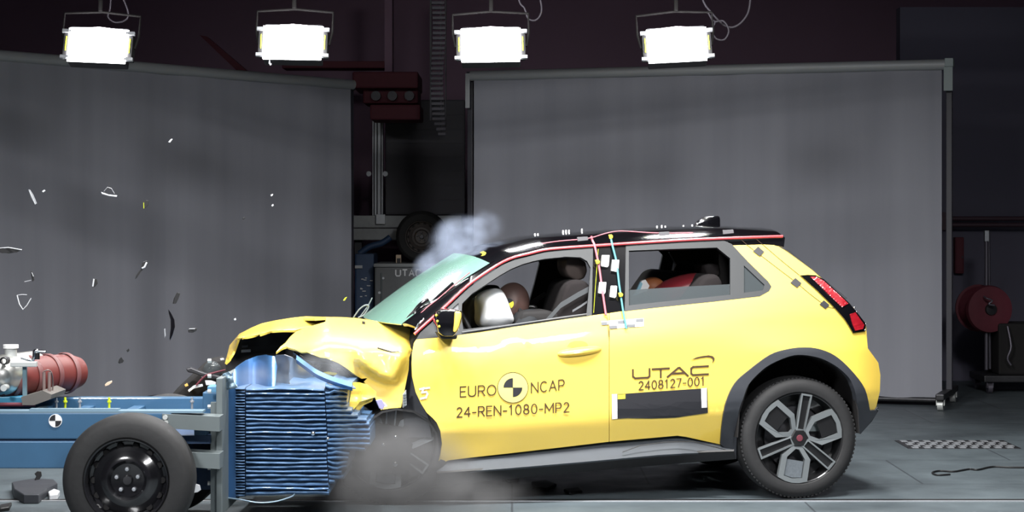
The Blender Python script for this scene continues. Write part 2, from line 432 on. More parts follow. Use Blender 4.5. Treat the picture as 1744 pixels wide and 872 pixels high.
flood_light(167, 77, 'white flood light farthest left, hanging just over the left backdrop edge', math.radians(2.5))
flood_light(499, 72, 'white flood light second from the left, with a small hook under its corner', math.radians(1))
flood_light(836, 76, 'white flood light above the left corner of the right backdrop, beside the hanging cable chain', math.radians(-1))
flood_light(1153, 76, 'white flood light farthest right, beside a looping cable', math.radians(-3))
bm = NB(); c = W(459, 108, LY-.02); tube(bm, [c+Vector((0, 0, .03)), c, c+Vector((.006, 0, -.012)), c+Vector((.012, 0, 0))], .005, 6)
tagp(obj('safety_hook', bm, M['shard'], smooth=40), 'small pale hook under the second flood light', 'hook')
# truss the lights hang from (above the frame)
bm = NB()
for dz in (0, .3):
    for dy in (0, .3): cyl(bm, (-6, 14.1+dy, 3.45+dz), (6, 14.1+dy, 3.45+dz), .025, 10)
for k in range(40):
    x = -6+k*.3; cyl(bm, (x, 14.1, 3.45+(.3 if k % 2 else 0)), (x+.3, 14.1, 3.45+(0 if k % 2 else .3)), .01, 6)
tagp(obj('lighting_truss', bm, M['dark_metal'], smooth=40), 'metal truss over the track carrying the flood lights', 'truss')
def cablepx(name, pts, Y, r, m, label, cat='cable', n=8):
    bm = NB(); tube(bm, catmull([W(x, y, Y) for x, y in pts], n), r, 8)
    return tagp(obj(name, bm, m, smooth=60), label, cat)
cablepx('power_cable', [(192, -60), (188, 10), (184, 28), (196, 38), (214, 34), (218, 20), (208, -10), (200, -60)], 14.3, .006, M['cable'], 'faint cable loop above the leftmost flood light')
cablepx('power_cable', [(880, -50), (884, 0), (893, 14), (900, 32), (913, 34), (922, 20), (919, -5), (905, -50)], 14.3, .006, M['cable'], 'cable loop above the third flood light')
cablepx('power_cable', [(1185, -50), (1197, 0), (1212, 22), (1232, 42), (1250, 46), (1268, 32), (1277, 8), (1279, -50)], 14.3, .007, M['cable'], 'long hanging cable curve right of the rightmost flood light')
cablepx('power_cable', [(1205, 20), (1216, 36), (1232, 36), (1241, 52), (1234, 67), (1220, 66), (1213, 52), (1218, 38)], 14.25, .006, M['cable'], 'small round cable loop touching the rightmost flood light')

# ------------------------------------------------------------------ gap between the backdrops
# hanging energy chain
t = thing('cable_chain', 'segmented plastic cable chain hanging between the two backdrops', 'cable chain', W(744, 232, 20.5))
for k in range(27):
    y = 2+k*8.6; sh = 2*math.sin(k*.3); w2 = 11-(0 if k < 24 else (k-23)*3)
    bm = NB(); boxpx(bm, 746-w2+sh, y, 757+sh, y+5, 20.5, 20.56, .004)
    obj('chain_link', bm, M['link'] if 'link' in M else M.setdefault('link', mat('grey chain link', (.20, .19, .22), .6)), t)
bm = NB(); boxpx(bm, 732, -60, 735, 205, 20.52, 20.6); boxpx(bm, 750, -60, 752, 230, 20.52, 20.58); boxpx(bm, 758, -60, 760, 215, 20.52, 20.6)
obj('side_rail', bm, M['blackpost'], t)
# dark red gantry unit
t = thing('gantry_unit', 'dark red machine block hanging over the gap behind the left backdrop', 'machine', (W(660, 200, 21.5).x, 21.5, W(660, 205, 21.5).z))
bm = NB(); boxpx(bm, 600, 122, 712, 150, 21.2, 22.2, .02); obj('beam', bm, M['dkred'], t)
bm = NB(); boxpx(bm, 618, 150, 712, 176, 21.4, 22.1, .02); boxpx(bm, 630, 178, 716, 204, 21.3, 22.0, .02); obj('motor_block', bm, M['dkred'], t)
for x in (640, 668, 697):
    bm = NB(); a = W(x, 163, 21.3); cyl(bm, a, a+Vector((0, .15, 0)), .05, 16); obj('flange', bm, M['dark_metal'], t, smooth=40)
bm = NB(); boxpx(bm, 480, 104, 655, 116, 21.6, 22, .01); prismpx(bm, [(340, 60), (352, 62), (420, 120), (405, 122)], 21.6, 21.8); obj('boom', bm, M['dkred'], t)
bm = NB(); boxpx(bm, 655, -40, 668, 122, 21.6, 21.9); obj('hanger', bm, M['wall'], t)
# raised test rig behind the gap
t = thing('rig_frame', 'aluminium framed rig with a grooved upright post seen between the backdrops', 'frame', (W(690, 400, 22.4).x, 22.4, 0))
bm = NB(); boxpx(bm, 634, 170, 652, 367, 22.3, 22.45, .004)
for x in (639, 646): boxpx(bm, x-.6, 170, x+.6, 367, 22.285, 22.3)
p = obj('upright_post', bm, M['alu'], t)
for x in (637.2, 642.4, 649):
    bm = NB(); boxpx(bm, x-1, 172, x+1, 366, 22.28, 22.295); obj('slot', bm, M['blackpost'], p)
bm = NB(); boxpx(bm, 598, 367, 786, 388, 22.25, 22.45, .01); obj('beam', bm, M['steel2'] if 'steel2' in M else M.setdefault('steel2', mat('dull steel beam', (.34, .355, .36), .55, .2, noise_amt=.15)), t)
bm = NB(); boxpx(bm, 595, 389, 700, 409, 22.15, 22.4, .01); obj('beam', bm, M['steel2'], t)
bm = NB(); boxpx(bm, 640, 365, 656, 382, 22.2, 22.26, .004); obj('joint_plate', bm, M['alu'], t)
bm = NB()
for x in (628, 656): a = W(x, 296, 22.28); cyl(bm, a, a+Vector((0, .03, 0)), .028, 16)
obj('bolt', bm, M['alu'], t, smooth=40)
bm = NB(); boxpx(bm, 604, 409, 616, 640, 22.3, 22.5); boxpx(bm, 760, 388, 772, 640, 22.3, 22.5); obj('leg', bm, M['blackpost'], t)
bm = NB(); boxpx(bm, 656, 170, 792, 366, 22.46, 22.6, .02)
for k in range(7): boxpx(bm, 656, 195+k*24, 792, 196+k*24, 22.45, 22.46)
obj('dark_panel', bm, mat('dark panel', (.09, .088, .10), .7), t)
# crate
t = thing('equipment_crate', 'dark grey crate lettered UTAC behind the windscreen smoke', 'crate', (W(705, 560, 21.2).x, 21.6, 0))
a = W(638, 452, 21.2); b = W(776, 452, 21.2)
bm = NB(); box(bm, (a.x, 21.2, .02), (b.x, 22.2, a.z), .015); obj('body', bm, M['crate'], t)
bm = NB(); box(bm, (a.x-.01, 21.17, a.z-.018), (b.x+.01, 22.22, a.z+.02), .01); obj('lid', bm, mat('crate lid', (.24, .255, .26), .5), t)
bm = NB()
for z in (.2, .5, .8):
    cyl(bm, (a.x+.05, 21.185, z), (a.x+.05, 21.2, z), .014, 10); cyl(bm, (a.x+.09, 21.185, z+.15), (a.x+.09, 21.2, z+.15), .012, 10)
obj('rivet', bm, M['alu'], t, smooth=40)
bm = NB(); cyl(bm, (a.x+.07, 21.19, .1), (a.x+.07, 21.19, a.z-.08), .008); obj('corner_edge', bm, M['steel'], t)
bm = NB(); kx = 0
for x0_, ls in ((674, [[(0, 1), (0, .2), (.2, 0), (.8, 0), (1, .2), (1, 1)]]), (685.5, [[(0, 1), (1, 1)], [(.5, 1), (.5, 0)]]),
                (697, [[(0, 0), (.5, 1), (1, 0)], [(.2, .33), (.8, .33)]]), (708.5, [[(1, .8), (.8, 1), (.2, 1), (0, .8), (0, .2), (.2, 0), (.8, 0), (1, .2)]])):
    for l in ls:
        kx += 1; tube(bm, [W(x0_+8*p[0], 470-10.5*p[1], 21.188-.0004*kx) for p in l], .0075, 6)
for v in bm.verts: v.co.y = 21.188+(v.co.y-21.188)*.3
l = obj('lettering', bm, M['letter'], t); l['label'] = 'pale stencil lettering UTAC'
# blue machine beside the crate
t = thing('blue_machine', 'dark blue machine in shadow left of the lettered crate', 'machine', (W(618, 560, 21.5).x, 21.7, 0))
bm = NB(); a = W(604, 432, 21.5); b = W(637, 432, 21.5); box(bm, (a.x, 21.5, .05), (b.x, 22.1, a.z), .02); obj('cabinet', bm, M['blue_dark'], t)
bm = NB(); tube(bm, catmull([W(612, 432, 21.6), W(630, 420, 21.6), W(650, 414, 21.6), W(665, 404, 21.6)], 5), .035, 10); obj('arm', bm, M['blue_dark'], t, smooth=50)
bm = NB(); boxpx(bm, 604.5, 452, 617, 457, 21.47, 21.5); obj('tag', bm, M['shard'], t)
bm = NB()
for k in range(10): x = 612+random.random()*22; y = 470+random.random()*40; boxpx(bm, x, y, x+3+random.random()*3, y+1.5, 21.48, 21.5)
obj('fitting', bm, M['letter'], t)
# loose box under the beam
t = thing('small_box', 'tiny tan and black junction box left of the spare wheel', 'box', W(678, 448, 21.5))
bm = NB(); boxpx(bm, 674, 434, 683, 448, 21.5, 21.6, .005); obj('case', bm, M['cloth_tan'], t)
bm = NB(); boxpx(bm, 676, 440, 682, 447.6, 21.49, 21.5, .002); obj('face', bm, M['black'], t)

def steel_wheel(parent, c, ax, R, rr, wd, rub, rimm, detail=True, lugm=None):
    """c: centre of the outer face, ax pointing inboard (away from viewer)"""
    c = Vector(c); ax = Vector(ax).normalized()
    bm = NB(); lathe(bm, [(rr*1.0, .012), (rr*1.06, .0), (R*.86, -.004), (R*.95, .012), (R*.985, .03), (R, .05), (R, wd-.05), (R*.97, wd-.02), (R*.86, wd), (rr*1.03, wd), (rr, wd-.01), (rr*.98, .012+.004), (rr, .012)], c, ax, 96)
    # tread grooves
    ty = obj('tyre', bm, rub, parent, smooth=35)
    bm = NB(); lathe(bm, [(rr*1.01, .002), (rr*1.02, -.006), (rr*.985, -.004), (rr*.95, .018), (rr*.93, .05), (rr*.86, .055), (rr*.80, .045), (rr*.70, .04), (rr*.60, .022), (rr*.48, .018), (rr*.40, .04), (rr*.20, .045), (.012, .045), (0, .045)], c, ax, 72)
    lathe(bm, [(rr*.93, .05), (rr*.93, wd-.02)], c, ax, 72)
    rm = obj('rim', bm, rimm, parent, smooth=35)
    X = ax.cross(Vector((0, 0, 1))).normalized(); Z = X.cross(ax).normalized()
    for k in range(14):
        bm = NB(); a = 2*math.pi*k/14; p = c+(X*math.cos(a)+Z*math.sin(a))*rr*.83+ax*.043
        lathe(bm, [(.016 if detail else .009, 0), (.016 if detail else .009, .004), (0, .004)], p, ax, 12)
        obj('vent_hole', bm, M['dark'], parent, smooth=35)
    for k in range(5):
        a = 2*math.pi*k/5+.33; p = c+(X*math.cos(a)+Z*math.sin(a))*rr*.27+ax*.034
        bm = NB(); lathe(bm, [(0, -.012), (.009, -.010), (.0105, 0), (.0105, .014)], p, ax, 8); obj('lug_nut', bm, lugm or M['alu'], parent, smooth=35)
    bm = NB(); lathe(bm, [(0, -.004), (.020, -.002), (.024, .006), (.024, .04)], c+ax*.03, ax, 20); obj('hub_cap', bm, M['dark_metal'], parent, smooth=35)
    return ty
zc = W(705, 452, 21.2).z+.02
wl = thing('spare_wheel', 'dark steel wheel with tyre standing on the lettered crate between the backdrops', 'wheel', (W(718, 411, 21.5).x, 21.55, zc))
steel_wheel(wl, (W(718, 411, 21.5).x, 21.45, zc+.272), (0.05, 1, 0), .272, .165, .19, mat('worn tyre rubber', (.014, .014, .014), .8), mat('dull dark rim', (.07, .06, .055), .6), lugm=M['dark_metal'])

# ------------------------------------------------------------------ right background
t = thing('hose_reel_cart', 'dark red hose reel cart standing right of the right backdrop', 'cart', (W(1690, 690, 18.4).x, 18.6, 0))
c = W(1688, 527, 18.4)
bm = NB(); lathe(bm, [(0, .02), (.10, 0), (.205, .02), (.215, .06), (.17, .07), (.17, .30), (.215, .31), (.205, .35), (0, .36)], c, (-.15, 1, 0), 40); obj('reel', bm, M['dkred'], t, smooth=40)
bm = NB()
for k in range(9): lathe(bm, [(.180+.016*math.cos(a), .19+(k-4)*.026+.013*math.sin(a)) for a in [j*math.pi/4 for j in range(9)]], c, (-.15, 1, 0), 36)
obj('hose', bm, M['dkred'], t, smooth=40)
bm = NB(); lathe(bm, [(0, -.02), (.05, -.015), (.055, .01)], c, (-.15, 1, 0), 20); obj('hub', bm, M['dark_metal'], t, smooth=40)
bm = NB(); cyl(bm, W(1680, 395, 18.5), (W(1680, 0, 18.5).x, 18.5, .2), .018, 10); cyl(bm, W(1684, 395, 18.6), (W(1686, 0, 18.6).x, 18.6, .2), .012, 10); obj('upright_tube', bm, M['steel3'] if 'steel3' in M else M.setdefault('steel3', mat('dim tube', (.14, .13, .16), .4, .5)), t, smooth=40)
bm = NB(); a = W(1680, 402, 18.5); box(bm, a+Vector((-.02, -.03, -.05)), a+Vector((.02, .03, .05)), .006); obj('clamp', bm, M['alu'], t)
x0 = W(1672, 0, 18.4).x; x1 = W(1790, 0, 18.4).x
bm = NB(); box(bm, (x0, 18.3, .10), (x1, 18.9, .16), .01); obj('base_plate', bm, M['dark_metal'], t)
bm = NB(); box(bm, (x0+.15, 18.4, .16), (x1, 18.85, .62), .02); obj('lower_cabinet', bm, M['dark'], t)
for xx in (x0+.06, x1-.06):
    for yy in (18.36, 18.84):
        bm = NB(); cyl(bm, (xx-.02, yy, .05), (xx+.02, yy, .05), .05, 16); box(bm, (xx-.03, yy-.03, .05), (xx-.022, yy+.03, .11)); box(bm, (xx+.022, yy-.03, .05), (xx+.03, yy+.03, .11)); obj('caster', bm, M['steel3'], t, smooth=40)
bm = NB()
tube(bm, catmull([W(1676, 505, 18.35), W(1680, 508, 18.3), W(1690, 512, 18.3), W(1684, 518, 18.3), W(1694, 520, 18.3)], 5), .008, 8)
tube(bm, catmull([W(1716, 556, 18.35), W(1722, 590, 18.3), W(1716, 610, 18.3), W(1722, 622, 18.3)], 5), .01, 8); obj('loose_hose', bm, M['steel3'], t, smooth=50)
t = thing('fire_cabinet', 'narrow dark red cabinet on the wall just right of the right backdrop', 'cabinet', W(1634, 465, 19.7))
bm = NB(); boxpx(bm, 1627, 404, 1642, 466, 19.7, 19.8, .01); obj('body', bm, M['dkred'], t)
bm = NB(); boxpx(bm, 1629, 408, 1640, 462, 19.69, 19.7, .003); obj('door', bm, M['dkred'], t)
bm = NB(); cyl(bm, W(1639, 440, 19.68), W(1639, 436, 19.68), .006, 8); obj('handle', bm, M['steel3'], t)
# cord on the floor at the right
def fl(px, py, dz=.006):
    Y = (CZ-dz)*F/(py-HZ); return W(px, py, Y)
bm = NB(); tube(bm, catmull([fl(x, y) for x, y in [(1760, 796), (1720, 796), (1690, 795), (1665, 800), (1650, 799), (1625, 803), (1600, 802), (1588, 805), (1596, 809), (1618, 808)]], 6), .006, 6)
tagp(obj('trailing_cable', bm, M['black'], smooth=60), 'thin dark cord lying in loops on the floor at the right', 'cord')

# ================================================================== TROLLEY
TY = 9.9
t = TR = thing('barrier_trolley', 'blue steel trolley with a ribbed crushed barrier block struck by the yellow car', 'trolley', (W(215, 931, 9.7).x, 10.6, 0))
FL = -140
bm = NB(); boxpx(bm, FL, 703, 292, 748, TY, TY+.10, .006); bmf = obj('side_beam', bm, M['blue'], t)
bm = NB(); boxpx(bm, FL, 751.5, 300, 798, TY, TY+.10, .006); obj('side_beam', bm, M['blue'], t)
bm = NB(); boxpx(bm, FL, 748, 296, 752, TY+.015, TY+.09); obj('beam_gap', bm, M['blue_dark'], t)
bm = NB(); boxpx(bm, FL, 700, 345, 703.5, TY+.0, TY+.10); boxpx(bm, 50, 696.5, 202, 700, TY+.01, TY+.06); obj('top_flange', bm, mat('pale blue edge', (.16, .25, .32), .45, .2), t)
za = W(0, 703, TY).z
bm = NB(); a = W(FL, 703, TY); b = W(352, 703, TY); box(bm, (a.x, TY+.62, za-.10), (b.x, TY+.70, za+.02), .006); obj('side_beam', bm, M['blue'], t)
bm = NB(); box(bm, (a.x, TY+.1, za-.16), (b.x, TY+.65, za-.12)); obj('deck_plate', bm, M['blue_dark'], t)
for px in (20, 96, 187, 325):
    bm = NB(); x = W(px, 0, TY).x; box(bm, (x, TY+.1, za-.12), (x+.06, TY+.65, za-.02), .005); obj('cross_member', bm, M['blue'], t)
for px, py in ((111, 680), (186, 688), (96, 690), (136, 682), (327, 690)):
    bm = NB(); p = W(px, py, TY+.4); cyl(bm, (p.x, p.y, za-.03), (p.x, p.y, za+.040), .006, 8); cyl(bm, (p.x, p.y, za+.015), (p.x, p.y, za+.023), .011, 6); obj('bolt', bm, M['lime'] if px in (111, 186) else M['alu'], t, smooth=40)
# round target
def target(parent, c, X, Z, r, n, name='target_marker', white=M['white'], inv=False, th=.003):
    """disc with opposite black quarters; c centre, X/Z in-plane unit vectors, n outward normal"""
    c = Vector(c); bm = NB(); N = 40
    ring = [c+(X*math.cos(2*math.pi*k/N)+Z*math.sin(2*math.pi*k/N))*r for k in range(N)]
    prism(bm, ring, n*th); d = obj(name, bm, white, parent, local=True)
    for q in ((1, 3) if not inv else (0, 2)):
        bm = NB(); a0 = q*math.pi/2
        poly = [c]+[c+(X*math.cos(a0+math.pi/2*k/10)+Z*math.sin(a0+math.pi/2*k/10))*r*.9 for k in range(11)]
        poly = [p+n*th for p in poly]; prism(bm, poly, n*.001); obj('quadrant', bm, M['sticker_black'], d, local=True)
    return d
def to_local(parent, p): return MATS[parent.name].inverted() @ Vector(p)
target(t, to_local(t, W(94.5, 716.5, TY)), Vector((1, 0, 0)), Vector((0, 0, 1)), .032, Vector((0, -1, 0)))
# front axle, near and far wheels
M['rim_gloss'] = mat('gloss black steel rim', (.010, .010, .012), .18, .1, .8)
hub = W(214, 819, 9.66); hz = .31
hub.z = hz
ty = steel_wheel(t, (hub.x, 9.67, hz), (0, 1, 0), .310, .195, .2, M['rubber'], M['rim_gloss'])
steel_wheel(t, (hub.x, 10.95, hz), (0, -1, 0), .310, .195, .2, M['rubber'], M['rim_gloss'])
bm = NB(); cyl(bm, (hub.x, 9.75, hz), (hub.x, 10.9, hz), .04, 14); box(bm, (hub.x-.12, 10.1, hz-.05), (hub.x+.12, 10.2, hz+.25)); box(bm, (hub.x-.12, 10.5, hz-.05), (hub.x+.12, 10.6, hz+.25)); obj('axle', bm, M['dark_metal'], t, smooth=40)
bm = NB(); boxpx(bm, 330, 790, 368, 835, TY+.3, TY+.7, .02); boxpx(bm, 322, 740, 372, 775, TY+.5, TY+.9, .02); obj('brake_box', bm, M['blue_dark'], t)
bm = NB(); cyl(bm, W(325, 752, TY+.4), W(372, 752, TY+.4), .012); obj('brake_rod', bm, M['orange'], t)
# grey arms to the mounting plate
PYN = 10.15
bm = NB(); prismpx(bm, [(276, 705), (374, 710), (374, 735), (288, 730), (276, 724)], TY-.02, TY+.12); p = obj('support_arm', bm, M['steel'], t)
bm = NB()
for x, y in ((281, 711), (282, 720)): a = W(x, y, TY-.03); cyl(bm, a, a+Vector((0, .02, 0)), .012, 8)
obj('bolt', bm, M['ceramic'], p, smooth=40)
bm = NB(); prismpx(bm, [(316, 770), (374, 773), (374, 799), (328, 796)], TY-.02, TY+.12); obj('support_arm', bm, M['steel'], t)
bm = NB(); a = W(276, 705, TY+1.3); b = W(374, 735, TY+1.3); box(bm, (W(276, 0, TY).x, TY+.6, b.z), (W(374, 0, TY).x, TY+.7, b.z+.08)); obj('support_arm', bm, M['steel'], t)
# mounting plate
xa = W(374, 0, PYN).x; xb = W(384.5, 0, PYN).x
zt = W(0, 641, PYN).z
bm = NB(); box(bm, (xa, PYN-.12, .10), (xb, PYN+1.25, zt), .004); box(bm, (xa-.03, PYN-.10, .10), (xa, PYN-.06, zt-.12)); pl = obj('mounting_plate', bm, M['steel'], t)
bm = NB()
for k in range(9): a = Vector((xa-.03, PYN-.08, .25+k*.075)); cyl(bm, a, a+Vector((-.016, 0, 0)), .011, 6)
obj('plate_bolt', bm, M['ceramic'], pl, smooth=40)
bm = NB(); boxpx(bm, 345, 668, 374, 710, PYN-.02, PYN+.3, .006); obj('bracket_box', bm, M['blue'], t)
bm = NB(); boxpx(bm, 353, 658, 374, 669, PYN-.02, PYN+.1, .004); obj('bracket_cap', bm, mat('pale blue cap', (.10, .26, .42), .4), t)
# crumpled blue cladding on top of plate
def wpanel(name, outline, df, m, parent, step=8, th=.004, smooth=50, up=(0, -1, 0)):
    bm = plan(outline, (), step)
    for v in bm.verts: v.co = W(v.co.x, v.co.y, df(v.co.x, v.co.y))
    orient(bm, up); return obj(name, bm, m, parent, smooth=smooth, solid=th)
M['lightblue'] = mat('scuffed pale blue sheet', (.18, .26, .33), .4, .3, noise_amt=.35, noise_scale=10)
wpanel('torn_edge', [(376, 648), (381, 636), (389, 633), (396, 640), (399, 652), (405, 660), (388, 664), (376, 662)], lambda x, y: PYN+.02+.05*noise.noise(Vector((x*.1, y*.1, 0))), M['lightblue'], t, step=4)
BY = 10.25; BD = .85
# blue back skin
bm = NB(); a = W(385, 850, BY); b = W(402, 657, BY); box(bm, (a.x, BY, a.z), (b.x, BY+BD, b.z), .006); obj('back_skin', bm, mat('deep blue sheet', (.022, .08, .20), .4, .3, .3), t)
bottoms = W(0, 850, BY).z; tops = W(0, 659, BY).z
xr0 = W(401, 0, BY).x; xs = W(419, 0, BY).x; xm = W(553, 0, BY).x
def end_x(y, block):
    if block == 1: return interp([(655, 552), (700, 554), (745, 557), (780, 556), (838, 560)], y)
    return interp([(655, 600), (668, 592), (690, 590), (705, 604), (718, 628), (733, 630), (756, 630), (764, 622), (770, 595), (800, 590), (806, 578), (812, 586), (825, 560), (840, 556)], y)
def rib_block(name, x0f, x1f, y0, y1, n, m, wob, dens=10, depth=BD, recf=None):
    bm = NB(); pitch = (y1-y0)/n
    for k in range(n):
        yc = y0+(k+.5)*pitch; x0 = x0f(yc); x1 = x1f(yc); rnd = random.Random(k*13+n)
        ph = rnd.random()*6; am = rnd.random()*wob; out = rnd.uniform(.004, .016); hh = pitch*.5
        N = max(2, int((x1-x0)/dens)); rows = []
        for i in range(N+1):
            s = i/N; x = x0+(x1-x0)*s
            yo = am*math.sin(s*5+ph)+am*.4*math.sin(s*17+ph*2); e = 0 if 0 < i < N else .006
            pf = []; rec = recf(x) if recf else 0
            for a, bb in ((-1.05, .022), (-.75, .004), (-.35, -out), (.1, -out*1.1), (.55, -.002), (.9, .016), (1.05, .024)):
                q = W(x, yc+yo+a*hh*.92, BY+rec+bb+e+.004*math.sin(s*23+ph)); pf.append(q)
            d0 = pf[0].copy(); d0.y = BY+depth; d1 = pf[-1].copy(); d1.y = BY+depth
            rows.append([d0]+pf+[d1])
        V = grid(bm, rows); bm.faces.new(V[0][::-1]); bm.faces.new(V[-1])
        for a_, b_ in zip(V, V[1:]): bm.faces.new((a_[0], b_[0], b_[-1], a_[-1]))
    bmesh.ops.recalc_face_normals(bm, faces=bm.faces)
    return obj(name, bm, m, t, smooth=35)
rib_block('honeycomb_edge', lambda y: 401, lambda y: 417, 660, 846, 38, M['blue_bar'], .3, 5)
rib_block('honeycomb_block', lambda y: 419, lambda y: end_x(y, 1), 660, 843, 25, M['blue_bar'], 1.3)
rib_block('crushed_honeycomb', lambda y: end_x(y, 1)+1.5, lambda y: end_x(y, 2), 656, 840, 23, M['blue_bar'], 2.2, 7, .8, lambda x: .33*sstep(x, 553, 622))
bm = NB(); box(bm, (xr0, BY+.03, bottoms+.02), (xm+.02, BY+BD-.02, tops-.01)); obj('honeycomb_core', bm, M['blue_dark'], t)
bm = NB(); tube(bm, catmull([W(x, y, BY-.01) for x, y in [(388, 848), (410, 851), (440, 856), (470, 854), (496, 846), (502, 841)]], 5), .004, 6)
obj('trim_wire', bm, M['lightblue'], t, smooth=60)
bm = NB(); a = W(533, 738, BY-.03); ball(bm, a, .012, 8); obj('rivet', bm, M['chrome'], t, smooth=60); bm = NB(); b_ = W(558, 747, BY-.02); ball(bm, b_, .008, 8); obj('rivet', bm, M['chrome'], t, smooth=60)
# bent sheets peeled off the barrier top
M['blue_sheet'] = mat('bent blue sheet', (.035, .12, .28), .35, .3, .2, noise_amt=.3, noise_scale=6)
wpanel('peeled_blue_sheet', [(392, 660), (394, 640), (402, 625), (420, 613), (438, 606), (452, 604), (468, 607), (472, 625), (470, 645), (468, 660)],
       lambda x, y: 10.5+.10*math.cos((x-430)*.05)+.06*math.sin(x*.12)-.0022*(y-600), M['blue_sheet'], t, step=5)
wpanel('peeled_bare_sheet', [(466, 660), (467, 640), (462, 612), (470, 605), (484, 604), (498, 609), (512, 618), (524, 628), (535, 640), (520, 645), (500, 642), (492, 650), (496, 660)],
       lambda x, y: 10.42+.16*(1-math.exp(-((x-495)/26)**2))+.0009*(y-600), M['sheet'], t, step=5)
bm = NB(); rows = []
for s in catmull([W(505, 612, 10.45), W(520, 623, 10.42), W(540, 637, 10.38), (W(565, 648, 10.36)), W(590, 656, 10.34), W(600, 659, 10.33)], 5):
    rows.append([s+Vector((0, 0, .022)), s+Vector((0, -.015, 0)), s+Vector((0, 0, -.02))])
grid(bm, rows); orient(bm, (0, -1, .3)); obj('peeled_blue_strip', bm, M['blue_sheet'], t, smooth=60, solid=.004)
wpanel('top_skin', [(402, 656), (470, 654), (540, 656), (600, 654), (606, 661), (550, 661), (402, 662)], lambda x, y: BY+.02+.5*(662-y)/8, M['blue_sheet'], t, step=6, up=(0, 0, 1))

# ------------------------------------------------------------------ tank on the trolley
zt0 = za
t = thing('pressure_tank', 'steel and red pressure tank strapped on the trolley at the left edge', 'tank', (W(25, 690, TY+.45).x, TY+.5, za-.02))
YT = TY+.30
bm = NB(); c = W(2, 640, YT); R1 = 36*YT/F
lathe(bm, [(0, -.12), (R1*.5, -.105), (R1*.8, -.07), (R1*.96, -.02), (R1, .03), (R1, .30)], c, (.30, 1, 0), 48); obj('steel_shell', bm, M['tank'], t, smooth=40)
bm = NB(); c2 = W(50, 642, YT+.12); R2 = 34*YT/F
lathe(bm, [(0, .42), (R2*.8, .40), (R2*.97, .34), (R2, .25), (R2, -.1), (R2*.95, -.16), (R2*.4, -.2), (0, -.2)], c2-Vector((.05, 0, 0)), (.55, .85, 0), 48); obj('red_shell', bm, M['tank_red'], t, smooth=40)
bm = NB()
for off in (-.10, .04, .18, .30):
    lathe(bm, [(R2+.004, off), (R2+.008, off+.008), (R2+.008, off+.022), (R2+.004, off+.03)], c2-Vector((.05, 0, 0)), (.55, .85, 0), 48)
obj('band', bm, mat('faded red band', (.16, .06, .06), .5), t, smooth=40)
bm = NB(); cyl(bm, W(18.5, 611, YT+.05), W(18.5, 592, YT+.05), .030, 20); nk = obj('filler_neck', bm, M['ceramic'], t, smooth=40)
bm = NB(); cyl(bm, W(18.5, 593, YT+.05), W(18.5, 587, YT+.05), .038, 20); obj('cap', bm, M['white'], nk, smooth=40)
bm = NB(); tube(bm, catmull([W(36, 609, YT-.02), W(46, 612, YT-.02), W(55, 614, YT-.02), W(57.5, 608, YT-.02), W(59, 598, YT-.02), W(66, 598, YT-.02), W(78, 599, YT-.02)], 5), .008, 8); obj('valve_lever', bm, M['chrome'], t, smooth=50)
bm = NB(); cyl(bm, W(63, 612, YT), W(63, 601, YT), .014, 12); obj('valve_body', bm, M['black'], t, smooth=40)
bm = NB(); boxpx(bm, 38, 616, 45, 682, YT-.10, YT-.08, .003); obj('strap', bm, mat('blue grey strap', (.12, .2, .24), .5), t)
bm = NB(); boxpx(bm, 17, 616, 62, 625, YT-.13, YT-.10, .004); obj('clamp_bar', bm, M['ceramic'], t)
bm = NB()
for x in (75, 84): cyl(bm, W(x, 634, YT-.05), W(x, 676, YT-.05), .008, 8)
tube(bm, catmull([W(74, 633, YT-.05), W(82, 630, YT-.05), W(88, 636, YT-.03), W(90, 655, YT-.0), W(88, 676, YT)], 5), .004, 6)
obj('guard_frame', bm, mat('rusty grey frame', (.22, .16, .15), .5, .3), t, smooth=50)
bm = NB(); prismpx(bm, [(36, 676), (62, 669), (72, 665), (88, 672), (86, 680), (58, 690), (38, 690)], YT-.12, YT+.2); obj('cradle', bm, mat('dusty cradle steel', (.12, .11, .10), .6, .2), t)
bm = NB(); cyl(bm, W(-20, 689, YT-.1), W(60, 689, YT-.1), .010, 8); obj('red_rail', bm, M['dkred'], t)
bm = NB(); a = W(6, 615, YT-.15); lathe(bm, [(.012, 0), (.018, -.01), (.020, .0), (.020, .06)], a, (0, 1, 0), 16); obj('port', bm, M['dark_metal'], t, smooth=40)
bm = NB(); a = W(6, 661, YT-.15); cyl(bm, a, a+Vector((0, .06, 0)), .016, 12); obj('drain_plug', bm, M['ceramic'], t, smooth=40)
bm = NB(); boxpx(bm, -60, 676, 40, 688, YT-.05, YT+.3, .004); obj('tray', bm, mat('bright blue tray', (.04, .22, .36), .4), t)

# ================================================================== DEBRIS IN THE AIR
def chip(pts, Y, m, label, th=.01, cat='debris', name='debris_chip', tilt=.3, edge=None):
    bm = NB(); c = sum((W(x, y, Y) for x, y in pts), Vector())/len(pts)
    prismpx(bm, pts, Y-th/2, Y+th/2)
    R = Matrix.Rotation(tilt, 4, 'Z')
    for v in bm.verts: q = v.co-c; q = R @ q; v.co = c+q+Vector((0, 0, .004*math.sin(q.x*90)))
    bmesh.ops.bevel(bm, geom=bm.edges[:], offset=.0012, segments=1, affect='EDGES')
    o = tagp(obj(name, bm, m), label, cat, 'debris flying above the trolley')
    if edge:
        bm = NB(); tube(bm, [W(x, y, Y-th/2-.003) for x, y in edge[0]], .0016 if len(edge) < 3 else edge[2], 6)
        e = obj('bright_edge', bm, edge[1], o, local=False)
    return o
DY = 10.5
chip([(286, 241), (291, 237), (294, 238), (289, 243)], DY, M['shard'], 'small white chip high in front of the left backdrop')
